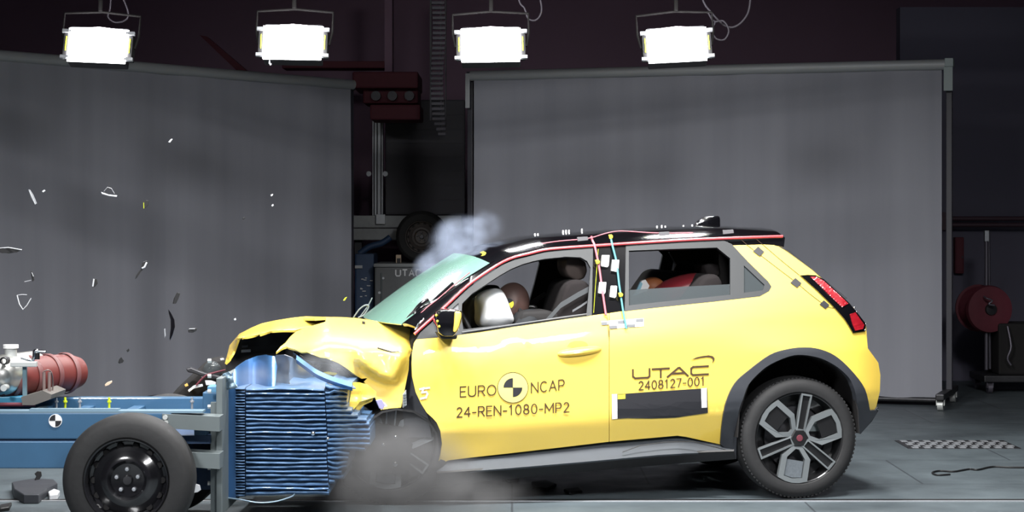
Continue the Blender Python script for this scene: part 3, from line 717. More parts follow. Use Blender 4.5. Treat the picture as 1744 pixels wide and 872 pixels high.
chip([(48, 322), (51, 322), (57, 334), (62.5, 348), (60, 349.5), (53, 338)], DY, M['clear_shard'], 'pale thin sliver near the left edge, above the black spindle', edge=([(49, 323), (60, 348)], M['shard']))
chip([(71, 325), (75, 323.5), (77, 326), (73, 328)], DY, M['shard'], 'tiny white speck right of the pale sliver')
chip([(172, 327), (184, 331), (199, 332), (198, 335), (185, 334), (173, 330)], DY, M['shard'], 'pale wedge shaped fragment left of the yellow edged chip', edge=([(177, 326), (183, 319), (190, 321), (195, 330)], M['clear_shard']))
chip([(244, 344), (248, 341), (253, 343), (252, 351), (247, 354), (244, 352)], DY, M['black'], 'black chip with a yellow green edge', edge=([(244.5, 345), (245, 355)], M['lime']))
chip([(-6, 425), (10, 421), (28, 423), (38, 426), (26, 429), (14, 432), (2, 430), (-6, 429)], DY, M['black'], 'black spindle shaped fragment at the left edge', th=.03, edge=([(-2, 423), (14, 421.5), (37, 425.5)], M['shard'], .003))
chip([(52, 461), (55, 463), (58, 478), (55, 480), (53, 470)], DY, M['black'], 'small black and white sliver below the black spindle', edge=([(54, 464), (57, 471)], M['shard']))
chip([(41, 478), (53, 478), (53, 479.5), (41, 479.5)], DY, M['clear_shard'], 'fine grey hair thin fragment left of the black and white sliver')
bm = NB(); tube(bm, [W(x, y, DY) for x, y in ((29, 503), (33, 518), (39, 527), (46, 520), (53, 508))], .003, 6); tube(bm, [W(x, y, DY) for x, y in ((29, 503), (37, 501.5), (46, 502))], .0018, 6)
tagp(obj('debris_wire', bm, M['shard'], smooth=60), 'thin white triangular wire fragment in the air over the trolley', 'debris', 'debris flying above the trolley')
chip([(159, 474), (164, 476), (166, 484), (161, 489), (156, 488)], DY, M['black'], 'small black chip with a white side left of the teardrop fragment', edge=([(160, 475), (158, 488)], M['shard'], .004))
chip([(230, 475), (233, 466), (240, 458), (243, 447), (250, 445), (252, 449), (247, 457), (240, 462), (234, 470)], DY, M['black'], 'teardrop shaped black and white fragment with a tail', edge=([(250, 447), (246, 455), (242, 457)], M['shard'], .005))
chip([(294, 516), (296, 507), (301, 499), (306, 501), (303, 510), (299, 517)], DY, M['black'], 'black capsule shaped fragment above the curved blade', th=.02)
chip([(286, 526), (290, 533), (296, 546), (297, 558), (293, 572), (289, 580), (288, 576), (290, 560), (290, 545), (287, 534)], DY, M['black_gloss'], 'long curved black blade fragment', th=.02)
chip([(279, 560), (281, 560), (282, 572), (280, 576)], DY, M['clear_shard'], 'thin white sliver beside the curved black blade')
chip([(320, 561), (325, 558), (335, 560), (334, 565), (328, 567), (321, 565)], DY, M['black'], 'flat black chip with a bright top right of the curved blade', edge=([(322, 560), (332, 560)], M['shard']))
chip([(215, 596), (219, 594), (220, 598), (217, 600)], DY, M['black'], 'tiny dark fleck above the dark drop shaped bit')
chip([(201, 617), (203, 611), (206, 609), (210, 616), (208, 619), (203, 619)], DY, M['black'], 'dark drop shaped bit low over the trolley', th=.02)
chip([(178, 654), (182, 651), (190, 650), (190, 653), (184, 657), (178, 657)], DY, M['cloth_tan'], 'tan chip just above the blue trolley', th=.02)
chip([(461, 331), (465, 331), (464, 334), (461, 334)], DY, M['shard'], 'tiny pale speck in front of the left backdrop, highest right of the teardrop')
chip([(462, 349), (465, 348), (466, 351), (463, 352)], DY, M['shard'], 'tiny pale speck just below another pale speck')
chip([(413, 371), (416, 370), (417, 373), (414, 374)], DY, M['black'], 'tiny dark speck in front of the left backdrop')
chip([(584, 511), (588, 507), (591, 507), (587, 512)], DY, M['lime'], 'tiny yellow chip left of the wiper above the bonnet')
chip([(398, 543), (401, 542), (402, 546), (399, 546)], DY, M['shard'], 'tiny pale speck above the torn bonnet')
# hanging bits under the trolley
chip([(58, 806), (63, 803), (69, 805), (70, 812), (66, 818), (58, 817), (61, 811)], TY, M['black'], 'black ring like bit falling below the blue side beam', th=.02)
chip([(328, 830), (334, 824), (340, 828), (342, 836), (336, 839), (330, 838)], TY-.1, M['shard'], 'white shard right of the trolley wheel', th=.01)
# wreckage lying on the floor below the trolley
def flat_debris(pts, Y, m, label, h=.03):
    bm = NB(); 
    poly = [fl(x, y, 0) for x, y in pts]
    prism(bm, poly, (0, 0, h))
    for v in bm.verts: v.co.z += .01*abs(noise.noise(v.co*9)) if v.co.z > .01 else 0
    bmesh.ops.bevel(bm, geom=bm.edges[:], offset=.004, segments=1, affect='EDGES')
    return tagp(obj('plastic_debris', bm, m), label, 'debris', 'debris lying on the floor')
t = flat_debris([(20, 836), (46, 832), (60, 829), (92, 832), (98, 838), (80, 846), (66, 858), (40, 858), (24, 850)], 11, M['clad'], 'dark broken plastic tray on the floor left of the trolley wheel', .05)
flat_debris([(82, 846), (92, 841), (102, 845), (98, 851), (84, 852)], 11, M['shard'], 'white shard on the floor next to the dark broken tray', .03)
flat_debris([(0, 866), (20, 862), (16, 870), (0, 872)], 11, M['black'], 'dark scrap on the floor at the lower left corner', .02)
for pts, lab in (([(640, 846), (662, 842), (676, 848), (655, 852)], 'dark scrap on the floor under the crushed front wheel'),
                 ([(905, 826), (930, 822), (948, 829), (930, 836), (908, 834)], 'dark scrap on the floor below the grey sill'),
                 ([(960, 838), (985, 834), (992, 840), (970, 843)], 'small dark scrap on the floor left of the rear wheel'),
                 ([(860, 818), (880, 816), (884, 820), (866, 822)], 'small pale scrap on the floor below the front door')):
    flat_debris(pts, 11, M['letter'] if 'pale' in lab else M['black'], lab, .015)

# ================================================================== CAR
CAR = thing('crashed_car', 'yellow hatchback with black roof, crumpled bonnet and raised tail, striking the blue trolley', 'car', CO, PSI)
def wbelt(u): return .927+(u+1.9)*.113
def vs(px, py):
    q = P(px, py, 0); u, w = q.x, q.z; wb = wbelt(u); t = wb-w
    if t < 0: v = .045-t*.42
    else: v = .045*max(0, 1-t/.22)**2
    wc = .44+(u+1.4)*.055
    if w < wc: v += (wc-w)*.55
    v += .010*sstep(wc+.06-w, 0, .06)
    if u > -.9: v -= .030*math.exp(-((u-.0)/.42)**2)*sstep(w, .45, .62)*(1-sstep(w, .8, .98))
    if u > .22 and t > -.1: v += .34*((u-.22)/.42)**2.6
    if px < 900: v += .006*noise.noise(Vector((px*.02, py*.02, 0)))+.012*math.exp(-((px-800)/60)**2-((py-735)/40)**2)
    return v
YB = [M['yellow'], M['dark']]
arch_o = [(1227, 757), (1230, 721), (1237, 685), (1251.6, 653), (1277, 629.7), (1311.7, 604.5), (1339, 595), (1367, 591.5), (1394, 594), (1422, 605.6), (1449, 629.7), (1473, 662), (1482, 699.6)]
arch_o = [(p.x, p.y) for p in catmull([(x, y, 0) for x, y in arch_o], 4)]
ARCH_A = [p for p in arch_o if p[0] < 1262]; ARCH_B = [p for p in arch_o if p[0] > 1262]
_i = next(i for i in range(len(arch_o)) if arch_o[i][0] > 1262); _a, _b = arch_o[_i-1], arch_o[_i]
ARCH_M = (1262, _a[1]+(_b[1]-_a[1])*(1262-_a[0])/(_b[0]-_a[0]))
inn_s = [(1254, 782), (1255, 740), (1258, 703), (1266, 678), (1275, 655), (1292, 636), (1312, 620.6), (1344, 607), (1367, 604.5), (1394, 609), (1411, 616), (1426, 625), (1438, 635), (1449, 648), (1457, 670), (1461, 700), (1464, 739)]
inn_s = [(p.x, p.y) for p in catmull([(x, y, 0) for x, y in inn_s], 3)]
belt = [(1037.2, 533.5), (1020, 535.5), (1002, 538), (963, 543), (890, 554), (871.7, 556.6), (780, 570.4), (765, 573)]
door = [(709.6, 577), (705, 584), (702, 600), (701, 618), (702, 641), (708, 668), (717, 687), (727, 703), (737, 712), (744, 720), (750, 734), (753, 757), (750, 775), (743.5, 796),
        (752, 789), (764, 784), (800, 779.5), (860, 773), (961, 761.4), (1037.2, 752.4)]+belt
panel('front_door', door, vs, YB, CAR, mirror=True)
rdoor = [(1038.1, 752.3), (1120, 745), (1154, 742), (1168, 744), *ARCH_A, ARCH_M, (1262, 508.2), (1212, 513.7), (1120, 523.3), (1062, 529.7), (1038.1, 533.2)]
panel('rear_door', rdoor, vs, YB, CAR, mirror=True)
quarter = [ARCH_M]+ARCH_B+[(1491, 698), (1498.5, 667), (1499.4, 639), (1496, 618), (1484, 603), (1478, 593), (1475, 566),
           (1474.6, 552), (1458.5, 531), (1447, 517), (1384, 461), (1340, 429), (1326, 420), (1318, 417.5), (1299, 416.5), (1247, 418), (1280.5, 452), (1308, 479), (1314, 488), (1310, 495.5), (1294, 504.5), (1262, 508.2)]
panel('quarter_panel', quarter, vs, YB, CAR, mirror=True)
# arch cladding
clad = arch_o+[(1491, 699), (1495, 694), (1493, 705), (1480, 722), (1466, 739)]+inn_s[::-1]+[(1240, 782), (1238, 765)]
panel('wheel_arch_trim', clad, lambda x, y: vs(x, y)-.016, M['clad'], CAR, mirror=True, th=.04, step=12)
def cprism(bm, pts, v0, v1, bev=0., seg=2):
    p = [P(x, y, v0) for x, y in pts]; q = NB(); prism(q, p, (0, v1-v0, 0))
    if bev:
        bmesh.ops.remove_doubles(q, verts=q.verts, dist=1e-5)
        bmesh.ops.dissolve_limit(q, angle_limit=.02, verts=q.verts, edges=q.edges)
        bmesh.ops.bevel(q, geom=q.edges[:], offset=bev, segments=seg, affect='EDGES', profile=.5, clamp_overlap=True)
    me = bpy.data.meshes.new('x'); q.to_mesh(me); q.free(); bm.from_mesh(me); bpy.data.meshes.remove(me)
def cbox(bm, a, b, bev=0.): box(bm, a, b, bev)
def cobj(name, bm, m, par=None, **k): return obj(name, bm, m, par or CAR, local=True, **k)
# wheel wells
inn = [(1255, 745), (1258, 703), (1266, 678), (1275, 652.7), (1292, 636), (1312, 620.6), (1326, 613), (1344, 607), (1367, 604.5), (1394, 609), (1411, 616), (1426, 625), (1438, 635), (1449, 648), (1455, 667), (1462, 700), (1464, 738)]
for far in (0, 1):
    bm = NB(); f = (lambda p: Vector((p.x, CW-p.y, p.z))) if far else (lambda p: p)
    rows = [[f(P(x, y, .01)+Vector((0, dv, 0))) for x, y in inn] for dv in (0, .15, .3, .42)]; V = grid(bm, rows); bm.faces.new(V[-1])
    cobj('wheel_well', bm, M['dark'], solid=.006, smooth=40)
# sill
sill_t = [(743, 797), (762, 786), (860, 774), (961, 762.5), (1039, 753.3), (1120, 745.8), (1154, 742.8), (1168, 744.8), (1228, 758), (1250, 764)]
def stop(x): return interp(sill_t, x)
panel('side_sill', sill_t+[(1238, 769.5), (1168, 772), (1120, 775), (1000, 786), (860, 798), (745, 807)], lambda x, y: vs(x, y)*.0+.115-.0030*(y-stop(x)), M['grey_plastic'], CAR, mirror=True, step=9)
panel('lower_sill', [(745, 806), (860, 797.5), (1000, 785.5), (1120, 774.5), (1168, 771.5), (1250, 768.5), (1253, 782), (1175, 788), (1160, 789), (1020, 801), (899, 813), (745, 827)], lambda x, y: .06+.004*(y-stop(x)-24), M['black'], CAR, mirror=True, step=14)
bm = NB(); tube(bm, [P(x, y, .03) for x, y in [(1060, 770), (1090, 759), (1130, 753), (1180, 752), (1236, 766)]], .0025, 6); cobj('sill_groove', bm, M['black'], smooth=60)
# underbody
bm = NB(); cprism(bm, [(600, 715), (740, 735), (1250, 715), (1250, 772), (1160, 778), (900, 800), (745, 815), (600, 800)], .14, 1.64); cobj('underbody', bm, M['black'])
bm = NB(); q = P(1380, 690, .4); cprism(bm, [(1300, 700), (1440, 700), (1455, 735), (1300, 760)], .45, 1.32); cobj('rear_floor', bm, M['black'])
bm = NB(); cprism(bm, [(1235, 600), (1470, 600), (1480, 700), (1240, 700)], .47, 1.30); cobj('luggage_floor', bm, M['dark'])

# roof
rail = [(845, 452.5), (858, 446), (875, 438.5), (900, 432.3), (928.8, 425.4), (963, 422), (997.6, 419.6), (1066, 415), (1160, 409.3), (1234.7, 406), (1290, 404), (1334, 402.6)]
rail = [(p.x, p.y) for p in catmull([(x, y, 0) for x, y in rail], 3)]
bm = NB(); rows = []; NT = 28; nr = len(rail); TT = [0, .01, .025, .05, .08, .12, .17, .23, .3, .4, .5, .6, .7, .77, .83, .88, .92, .95, .975, .99, 1]
def roofpt(i, t):
    x, y = rail[i]; v0 = vs(x, y)-.002; n = P(x, y, v0); s = i/(nr-1)
    k = 4*t*(1-t); fr = max(0, 1-i/8)
    crown = (.058 if s < .85 else .058-.02*(s-.85)/.15)*(1-abs(2*t-1)**3.4)+.012*k
    if s < .12: crown *= .8
    du = -.10*(k**.75)*fr**1.5+(.03*k*max(0, (s-.9)/.1))
    return Vector((n.x+du, v0+t*(CW-2*v0), n.z+crown+ (.0 if not fr else -.0*k*fr)))
for i in range(nr): rows.append([roofpt(i, t) for t in TT])
grid(bm, rows); orient(bm, (0, 0, 1)); cobj('roof', bm, [M['black_gloss'], M['dark']], smooth=50, solid=.02)
# spoiler side
panel('rear_spoiler', [(1238, 406), (1290, 404), (1334, 402), (1337, 405), (1335, 421), (1326, 419), (1299, 417), (1248, 418.5)], lambda x, y: vs(x, 404)+.002, M['black_gloss'], CAR, mirror=True, th=.05)
# windscreen
bm = NB(); rows = []; n0 = P(694, 553, .13)
for j in range(13):
    s = j/12; row = []
    for i in range(25):
        t = .035+.93*i/24; k = 4*t*(1-t)
        top = roofpt(0, t)+Vector((0, 0, .0)); bot = Vector((n0.x-.14*k**.8, .13+(CW-.26)*t, n0.z+.0*k))
        p = bot.lerp(top, s); p += Vector((-.008, 0, .008))*math.sin(math.pi*s); row.append(p)
    rows.append(row)
WS = rows
grid(bm, rows); orient(bm, (-1, 0, .5)); cobj('windscreen', bm, M['glass_teal'], smooth=60, solid=.006)
# a-pillars
strip = [(700, 573), (715, 561), (737.6, 540.6), (760.5, 520), (795, 487.8), (820, 469.4), (852, 448.8)]
for far in (0, 1):
    bm = NB(); rr = []
    for s in range(13):
        x, y = [(p.x, p.y) for p in catmull([(a, b, 0) for a, b in strip[1:]], 4)][min(20, int(s*20/12))]
        o_ = P(x, y, vs(x, y)); j = s
        inn_ = rows[min(12, j)][0]+Vector((.006, 0, .004))
        rr.append([o_, o_.lerp(inn_, .35)+Vector((-.012, -.01, .012)), o_.lerp(inn_, .7)+Vector((-.008, -.004, .010)), inn_])
    if far: rr = [[Vector((p.x, CW-p.y, p.z)) for p in r] for r in rr]
    grid(bm, rr); orient(bm, (-1, -1 if not far else 1, .3)); cobj('windscreen_pillar', bm, [M['black_gloss'], M['dark']], smooth=50, solid=.02)
# red strip
full = [(706, 569), (714.7, 561), (737.6, 540.6), (760.5, 520), (795, 487.8), (820, 469.4), (852, 448.8), (875, 438.5), (900, 432.3), (928.8, 425.4), (963, 422), (997.6, 419.6), (1066, 415), (1160, 409.3), (1234.7, 406), (1290, 404), (1333, 402.6)]
fc = [(p.x, p.y) for p in catmull([(a, b, 0) for a, b in full], 5)]
for far in (0, 1):
    bm = NB(); pp = [P(x, y, vs(x, y)-.008) for x, y in fc]
    if far: pp = [Vector((p.x, CW-p.y, p.z)) for p in pp]
    tube(bm, pp, .0085, 10); o = cobj('roof_trim_strip', bm, M['red_trim'], smooth=60); o['label'] = 'red trim strip along roof edge'
# b-pillar, frames
panel('centre_pillar', [(1008, 419), (1066, 415.5), (1067, 530), (1039, 533.5), (1006, 538)], lambda x, y: vs(x, y)+.004, [M['black_gloss'], M['dark']], CAR, mirror=True)
f_out = [(716, 566), (741, 544), (764, 523), (797, 491.5), (822, 473), (854, 452), (877, 442), (902, 436), (929, 429), (964, 425), (998, 422.5), (1010, 422), (1008, 536.5), (1002, 538.3), (963, 543.3), (890, 554.3), (780, 570.7), (765, 573), (709, 577.5)]
f_in = [(789, 561), (786, 540), (787, 517), (804, 500), (835, 479.5), (853, 468), (871.7, 457.5), (890, 450), (908.4, 444.7), (926.8, 441), (963.5, 437.3), (989, 438.3), (1000, 444.7), (1005.7, 455.7), (1003, 494), (999, 533.7), (963, 538), (890, 549.3)]
f_tri = [(745, 551), (762, 533), (781, 516), (782, 540), (783, 562), (765, 565)]
panel('window_frame', f_out, lambda x, y: vs(x, y)-.002, [M['seal'], M['dark']], CAR, holes=[f_in, f_tri], mirror=True, th=.02)
panel('corner_glass', f_tri, lambda x, y: vs(x, y)+.008, M['pad'], CAR, mirror=True, th=.004)
r_out = [(1066, 417), (1160, 412), (1230, 408), (1246, 415.5), (1280, 452), (1308, 479.5), (1314, 488), (1310, 495.7), (1294, 504.7), (1212, 514), (1120, 523.6), (1064, 530)]
r_in = [(1071, 427), (1131, 424.5), (1221, 421.5), (1243.5, 440), (1243.5, 502), (1150, 511.5), (1071, 520)]
r_q = [(1267, 452), (1302, 485), (1299, 494.5), (1267, 498.5)]
panel('window_frame', r_out, lambda x, y: vs(x, y)-.002, [M['seal'], M['dark']], CAR, holes=[r_in, r_q], mirror=True, th=.02)
panel('corner_glass', r_q, lambda x, y: vs(x, y)+.008, M['glass_dark'], CAR, mirror=True, th=.004)
panel('rear_window_glass', [(1071, 494), (1150, 489), (1243, 484), (1243.5, 502), (1150, 511.5), (1071, 520)], lambda x, y: vs(x, y)+.01, M['glass_dark'], CAR, th=.004)
bm = NB(); tube(bm, [P(x, y, vs(x, y)-.006) for x, y in [(787, 566), (871, 553.5), (963, 540), (999, 535)]], .0045, 6); cobj('belt_strip', bm, M['pad'], smooth=60)
bm = NB(); tube(bm, [P(x, y, vs(x, y)-.004) for x, y in [(1019, 424), (1014, 490), (1011, 533)]], .0014, 6); cobj('pillar_highlight', bm, M['lime'], smooth=60)  # lime line stands in for a faint highlight along the pillar

# bonnet and fender, crumpled
ytop = [(480, 556), (520, 548), (556, 540), (607, 541.7), (628, 544.8), (670, 551), (702, 561), (712, 562)]
crease = [(590, 600), (600, 606), (611, 614.5), (625, 628), (644, 641), (660, 647), (669, 648), (674, 643), (678, 632), (686, 612), (694, 592), (699, 572), (706, 535)]
def cdist(px, py):
    best = 1e9
    for (x0, y0), (x1, y1) in zip(crease, crease[1:]):
        dx, dy = x1-x0, y1-y0; t = max(0, min(1, ((px-x0)*dx+(py-y0)*dy)/(dx*dx+dy*dy))); best = min(best, math.hypot(px-x0-t*dx, py-y0-t*dy))
    return best if py > interp(crease, px) else -best
def vfen(px, py):
    s = py-interp(ytop, px); v = .035+.50*max(0, 1-s/56)**1.9
    if px < 560: v += .06*sstep(560-px, 0, 70)
    v += .010*noise.noise(Vector((px*.02, py*.03, 5)))+.018*math.exp(-((px-560)/25)**2-((py-595)/14)**2)
    if px > 596:
        d = cdist(px, py); r = sstep(px, 596, 616)
        v += r*(.055*sstep(d, -2, 9)-.028*sstep(d, 9, 55))-.028*r*math.exp(-((d+8)/11)**2)
    return v
fen = [(710, 563), (702.7, 561), (669.7, 551), (628, 544.8), (607.7, 541.7), (580, 540), (556, 539.8), (554, 548), (537.5, 553), (520, 558), (504.5, 564.4), (494, 573.7), (486, 584), (478, 590), (470, 600), (482, 592), (488, 590), (492, 592), (503, 595), (512.8, 599.5), (522, 599), (529, 602.5), (546, 608.8), (556, 610), (566, 614), (576, 618), (587, 625), (598, 633), (607.7, 640), (616, 645), (626, 644), (620, 650), (634, 668),
       (638.5, 676), (645, 690), (649, 698), (665, 695.5), (683, 694), (688, 670), (692, 650), (696, 630), (697, 608.8), (700.4, 599.6), (708.4, 576.7)]
o = panel('front_fender', fen, vfen, YB, CAR, step=6, smooth=55)[0]; o['label'] = 'crumpled yellow fender folded over the barrier'
# flap torn outwards
panel('torn_fender_flap', [(602, 652), (612, 651), (626, 655), (641, 668), (640, 676), (626, 680), (613, 684), (607, 692), (600, 699), (594, 706), (590, 709), (591, 700), (595, 686), (598, 668)],
      lambda x, y: -.17-.0016*(640-x)+.05*sstep(x, 610, 616)-.03*sstep(y, 672, 684)+.012*noise.noise(Vector((x*.07, y*.07, 1))), YB, CAR, step=4, smooth=30)
bm = NB(); cprism(bm, [(604, 690), (612, 684), (622, 682), (636, 678), (634, 684), (620, 690), (612, 700), (606, 702)], -.12, -.09, .004); cobj('torn_bracket', bm, M['yellow'])
bm = NB(); cprism(bm, [(640, 682), (650, 680), (656, 690), (652, 698), (646, 696)], -.02, .0, .003); cobj('clip', bm, mat('lilac clip', (.32, .30, .5), .5))
# bonnet centre and far edge
bm = NB(); rows = []
tp = [(p.x, p.y) for p in catmull([(x, y, 0) for x, y in [(712, 562.5), (702.7, 561.4), (669.7, 551.4), (628, 545.2), (607.7, 542.1), (580, 540.4), (556, 540.2), (536, 541.5)]], 4)]
for (x, y) in tp:
    n = P(x, y, .52); row = []
    for i in range(11):
        q = n+Vector((-.03*4*(i/10)*(1-i/10), (CW-1.04)*i/10, 0)); wq = car2world(q); q.z = min(n.z, CZ-(y+1-HZ)*wq.y/F); row.append(q)
    rows.append(row+[q+Vector((0, a, -b)) for a, b in ((.15, .02), (.3, .06), (.4, .12), (.44, .2))])
grid(bm, rows); orient(bm, (0, 0, 1)); cobj('bonnet', bm, YB, smooth=50, solid=.012)
hf = [(556, 539.8), (521, 538.6), (495, 541.5), (467, 546), (445, 551), (428, 558), (407.5, 568.5), (402, 575), (396, 582), (391, 588), (387, 604), (383, 619), (390, 613), (398, 598), (405.4, 576.5), (420, 573.5), (442.6, 569.5), (463, 563.3), (480, 562.3), (502.4, 562.5), (530, 556), (554, 549)]
def vhf(x, y):
    top = interp([(383, 600), (391, 588), (407, 568.5), (428, 558), (467, 546), (521, 538.6), (556, 540)], x); bot = interp([(383, 619), (398, 600), (405, 576), (442, 569), (463, 563), (502, 562), (554, 549)], x)
    f = max(0, min(1, (bot-y)/max(4, bot-top))); return .62+.40*f**1.3+.01*math.sin(x*.09)+(.06*sstep(410-x, 0, 14))
panel('lifted_bonnet_edge', hf, vhf, YB, CAR, step=5, smooth=50)
panel('bonnet_liner', [(404, 577), (443, 570), (463, 564), (502, 563), (530, 557), (554, 549), (600, 552), (640, 560), (660, 640), (600, 662), (395, 662), (387, 645), (384, 620), (398, 598)], lambda x, y: 1.0+.03*noise.noise(Vector((x*.04, y*.05, 2)))-.003*max(0, 610-y), M['dark'], CAR, step=10)
for (a, b, c_, d) in ((411, 596, 427, 600.5), (412, 588.5, 422, 592)):
    bm = NB(); n = 6
    cprism(bm, [(a, b), (c_, b-1), (c_, d-1), (a, d)], .925, .93); cobj('white_tag', bm, M['white'] if a == 411 else M['pad'])
bm = NB(); cprism(bm, [(411, 597.5), (429, 596), (430, 600), (411, 600)], .92, .928)
# engine bay
bm = NB(); cprism(bm, [(498, 594), (520, 596), (560, 612), (610, 645), (640, 650), (640, 720), (560, 720), (500, 660)], .34, .9, .01); cobj('engine_block', bm, M['black'])
eng = NB(); rnd = random.Random(3)
for k in range(26):
    x = rnd.uniform(500, 608); y = rnd.uniform(603+(x-500)*.30, 652); w_ = rnd.uniform(5, 16); h = rnd.uniform(4, 11)
    cprism(eng, [(x, y), (x+w_, y+rnd.uniform(-2, 2)), (x+w_-1, y+h), (x+1, y+h)], rnd.uniform(.2, .3), .5, .004, 1)
cobj('engine_part', eng, M['clad'])
bm = NB(); cprism(bm, [(550, 634), (560, 633), (577, 636), (577, 639), (560, 638)], .18, .2); cobj('yellow_bracket', bm, M['yellow_mark'])
bm = NB(); cprism(bm, [(563, 626), (570, 628), (576, 634), (566, 633)], .18, .21); cobj('red_connector', bm, M['dkred'])
bm = NB(); tube(bm, catmull([P(x, y, .2) for x, y in [(500, 600), (520, 612), (545, 618), (575, 622), (598, 640)]], 6), .008, 8); tube(bm, catmull([P(x, y, .25) for x, y in [(530, 650), (545, 626), (560, 618), (590, 650)]], 6), .006, 8); cobj('hose', bm, M['black_gloss'], smooth=60)
bm = NB(); cprism(bm, [(553, 600), (562, 602), (561, 609), (554, 607)], .0, .03, .003); cobj('white_clip', bm, M['shard'])
# torn front end on the far side
tb = [(292, 683), (305, 668), (322, 652), (335, 640), (350, 626), (365, 616), (385, 612), (394, 625), (392, 655), (352, 684), (330, 685)]
bm = NB(); cprism(bm, tb, 1.25, 1.6, .012); tf = cobj('torn_front_bumper', bm, M['dark'], smooth=30)
bm = NB(); cprism(bm, [(317, 629), (325, 626), (345, 634), (376, 641), (376, 647), (350, 643), (330, 636), (320, 634)], 1.12, 1.2, .006); cobj('support_bar', bm, M['dark_metal'], tf)
bm = NB(); cprism(bm, [(305, 683), (318, 680), (332, 679), (344, 681), (346, 685), (305, 685)], 1.1, 1.2, .004); cobj('yellow_strip', bm, M['yellow'], tf)
for pl_ in ([(349, 648), (360, 648), (368, 651), (367, 657), (351, 656)], [(354, 616), (358, 612), (361, 613), (356, 619)], [(375, 611), (381, 610), (382, 613), (376, 614)], [(320, 665), (330, 657), (345, 654), (346, 658), (330, 662), (322, 668)], [(343, 641), (352, 641), (352, 643), (344, 644)]):
    bm = NB(); cprism(bm, pl_, 1.13, 1.16, .002); cobj('chrome_fragment', bm, M['shard'], tf)
bm = NB(); cprism(bm, [(314, 656), (319, 653), (321, 657), (316, 659)], 1.12, 1.16, .002); cobj('amber_reflector', bm, mat('amber', (.7, .4, .1), .4), tf)
bm = NB(); lathe(bm, [(.0, .0), (.035, .005), (.05, .02), (.055, .05)], P(366, 632, 1.16), (-.3, 1, 0), 28); cobj('headlamp', bm, M['glass_dark'], tf, smooth=50)
bm = NB(); tube(bm, catmull([P(x, y, 1.12) for x, y in [(334, 656), (350, 640), (368, 634), (384, 630)]], 5), .006, 6); cobj('red_wire', bm, M['dkred'], tf)
# fender liner and hinge area between fender and door
panel('hinge_pillar', [(697, 600), (702, 600), (702, 641), (709, 668), (718, 687), (729, 710), (735, 745), (690, 745), (686, 700), (690, 660)], lambda x, y: .10+.0015*(720-x), M['clad'], CAR, th=.03)
bm = NB(); cprism(bm, [(686, 672), (692, 664), (693, 690), (686, 695)], .05, .07, .002); cobj('hinge_bracket', bm, M['alu'])
bm = NB()
for k in range(5): cprism(bm, [(687, 672+k*4.5), (692, 671+k*4.5), (692, 673+k*4.5), (687, 674+k*4.5)], .042, .05)
cobj('hinge_rib', bm, M['steel'])
panel('fender_liner', [(600, 700), (640, 692), (690, 690), (715, 700), (738, 718), (748, 745), (748, 790), (700, 800), (600, 790)], lambda x, y: .50, M['dark'], CAR, th=.01)
bm = NB(); rows = [[P(x, y, v) for x, y in [(632, 712), (650, 700), (675, 695), (705, 699), (730, 714), (745, 738), (748, 765), (743, 795)]] for v in (.06, .2, .35, .5)]; grid(bm, rows); cobj('arch_liner', bm, M['black'], smooth=50, solid=.012)
bm = NB(); tube(bm, [P(x, y, vfen(x, y)-.002) for x, y in [(643, 592.5), (655, 596), (668, 599.5), (680, 598.5)]], .0045, 6); cobj('fender_slot', bm, M['dark_metal'], smooth=60)
bm = NB(); cprism(bm, [(617, 547), (622, 547.5), (622, 553), (617, 552.5)], .40, .42, .002); cobj('bonnet_marker', bm, M['dark_metal'])
bm = NB()
for x in (698, 706): pass
tube(bm, [P(707, 562, .02), P(714, 551, .02), P(722, 543, .03)], .006, 8); cobj('hinge_cover', bm, M['chrome'], smooth=60)
# wipers / cowl
bm = NB(); tube(bm, catmull([P(x, y, .20) for x, y in [(700, 553), (706, 536), (718, 524), (735, 515), (752, 500), (772, 482)]], 5), .009, 8); tube(bm, catmull([P(x, y, .22) for x, y in [(690, 548), (702, 535), (716, 519), (730, 510)]], 5), .012, 8); cobj('wiper', bm, M['black_gloss'], smooth=60)
bm = NB(); tube(bm, catmull([P(x, y, 1.45) for x, y in [(602, 541), (612, 527), (622, 520), (628, 522), (620, 536), (610, 541)]], 5), .005, 8); tube(bm, catmull([P(x, y, 1.46) for x, y in [(612, 541), (626, 522), (634, 507)]], 5), .004, 8); cobj('wiper', bm, M['steel'], smooth=60)
bm = NB(); tube(bm, [P(x, y, .15) for x, y in [(714, 536), (728, 523), (745, 510), (775, 484), (800, 464)]], .003, 6); cobj('pillar_cord', bm, M['pink'], smooth=60)
bm = NB(); ball(bm, P(752, 528, .04), .008, 8); ball(bm, P(745, 533, .04), .006, 8); ball(bm, P(783, 447, .8), .01, 8); cobj('screw', bm, M['chrome'], smooth=60)

# door mirror
bm = NB(); cprism(bm, [(746, 533), (752, 528), (766, 527), (784, 528), (788, 532), (786, 548), (780, 564), (772, 573), (756, 573), (747, 566), (744, 550)], -.17, -.03, .018, 3); dm = cobj('door_mirror', bm, M['black_gloss'], smooth=50)
bm = NB(); cprism(bm, [(775, 531), (786, 531), (786, 540), (782, 556), (777, 566), (772, 566), (774, 550)], -.185, -.15, .008, 2); cobj('mirror_cap', bm, M['yellow'], dm, smooth=50)
bm = NB(); cprism(bm, [(745, 566), (780, 570), (778, 578), (752, 578)], -.08, .03, .008); cobj('mirror_arm', bm, M['black'], dm, smooth=50)
bm = NB()
for x, y in ((745, 547), (748, 556), (743, 537)): ball(bm, P(x, y, -.17), .007, 8)
cobj('mirror_marker', bm, M['yellow_mark'], dm, smooth=60)
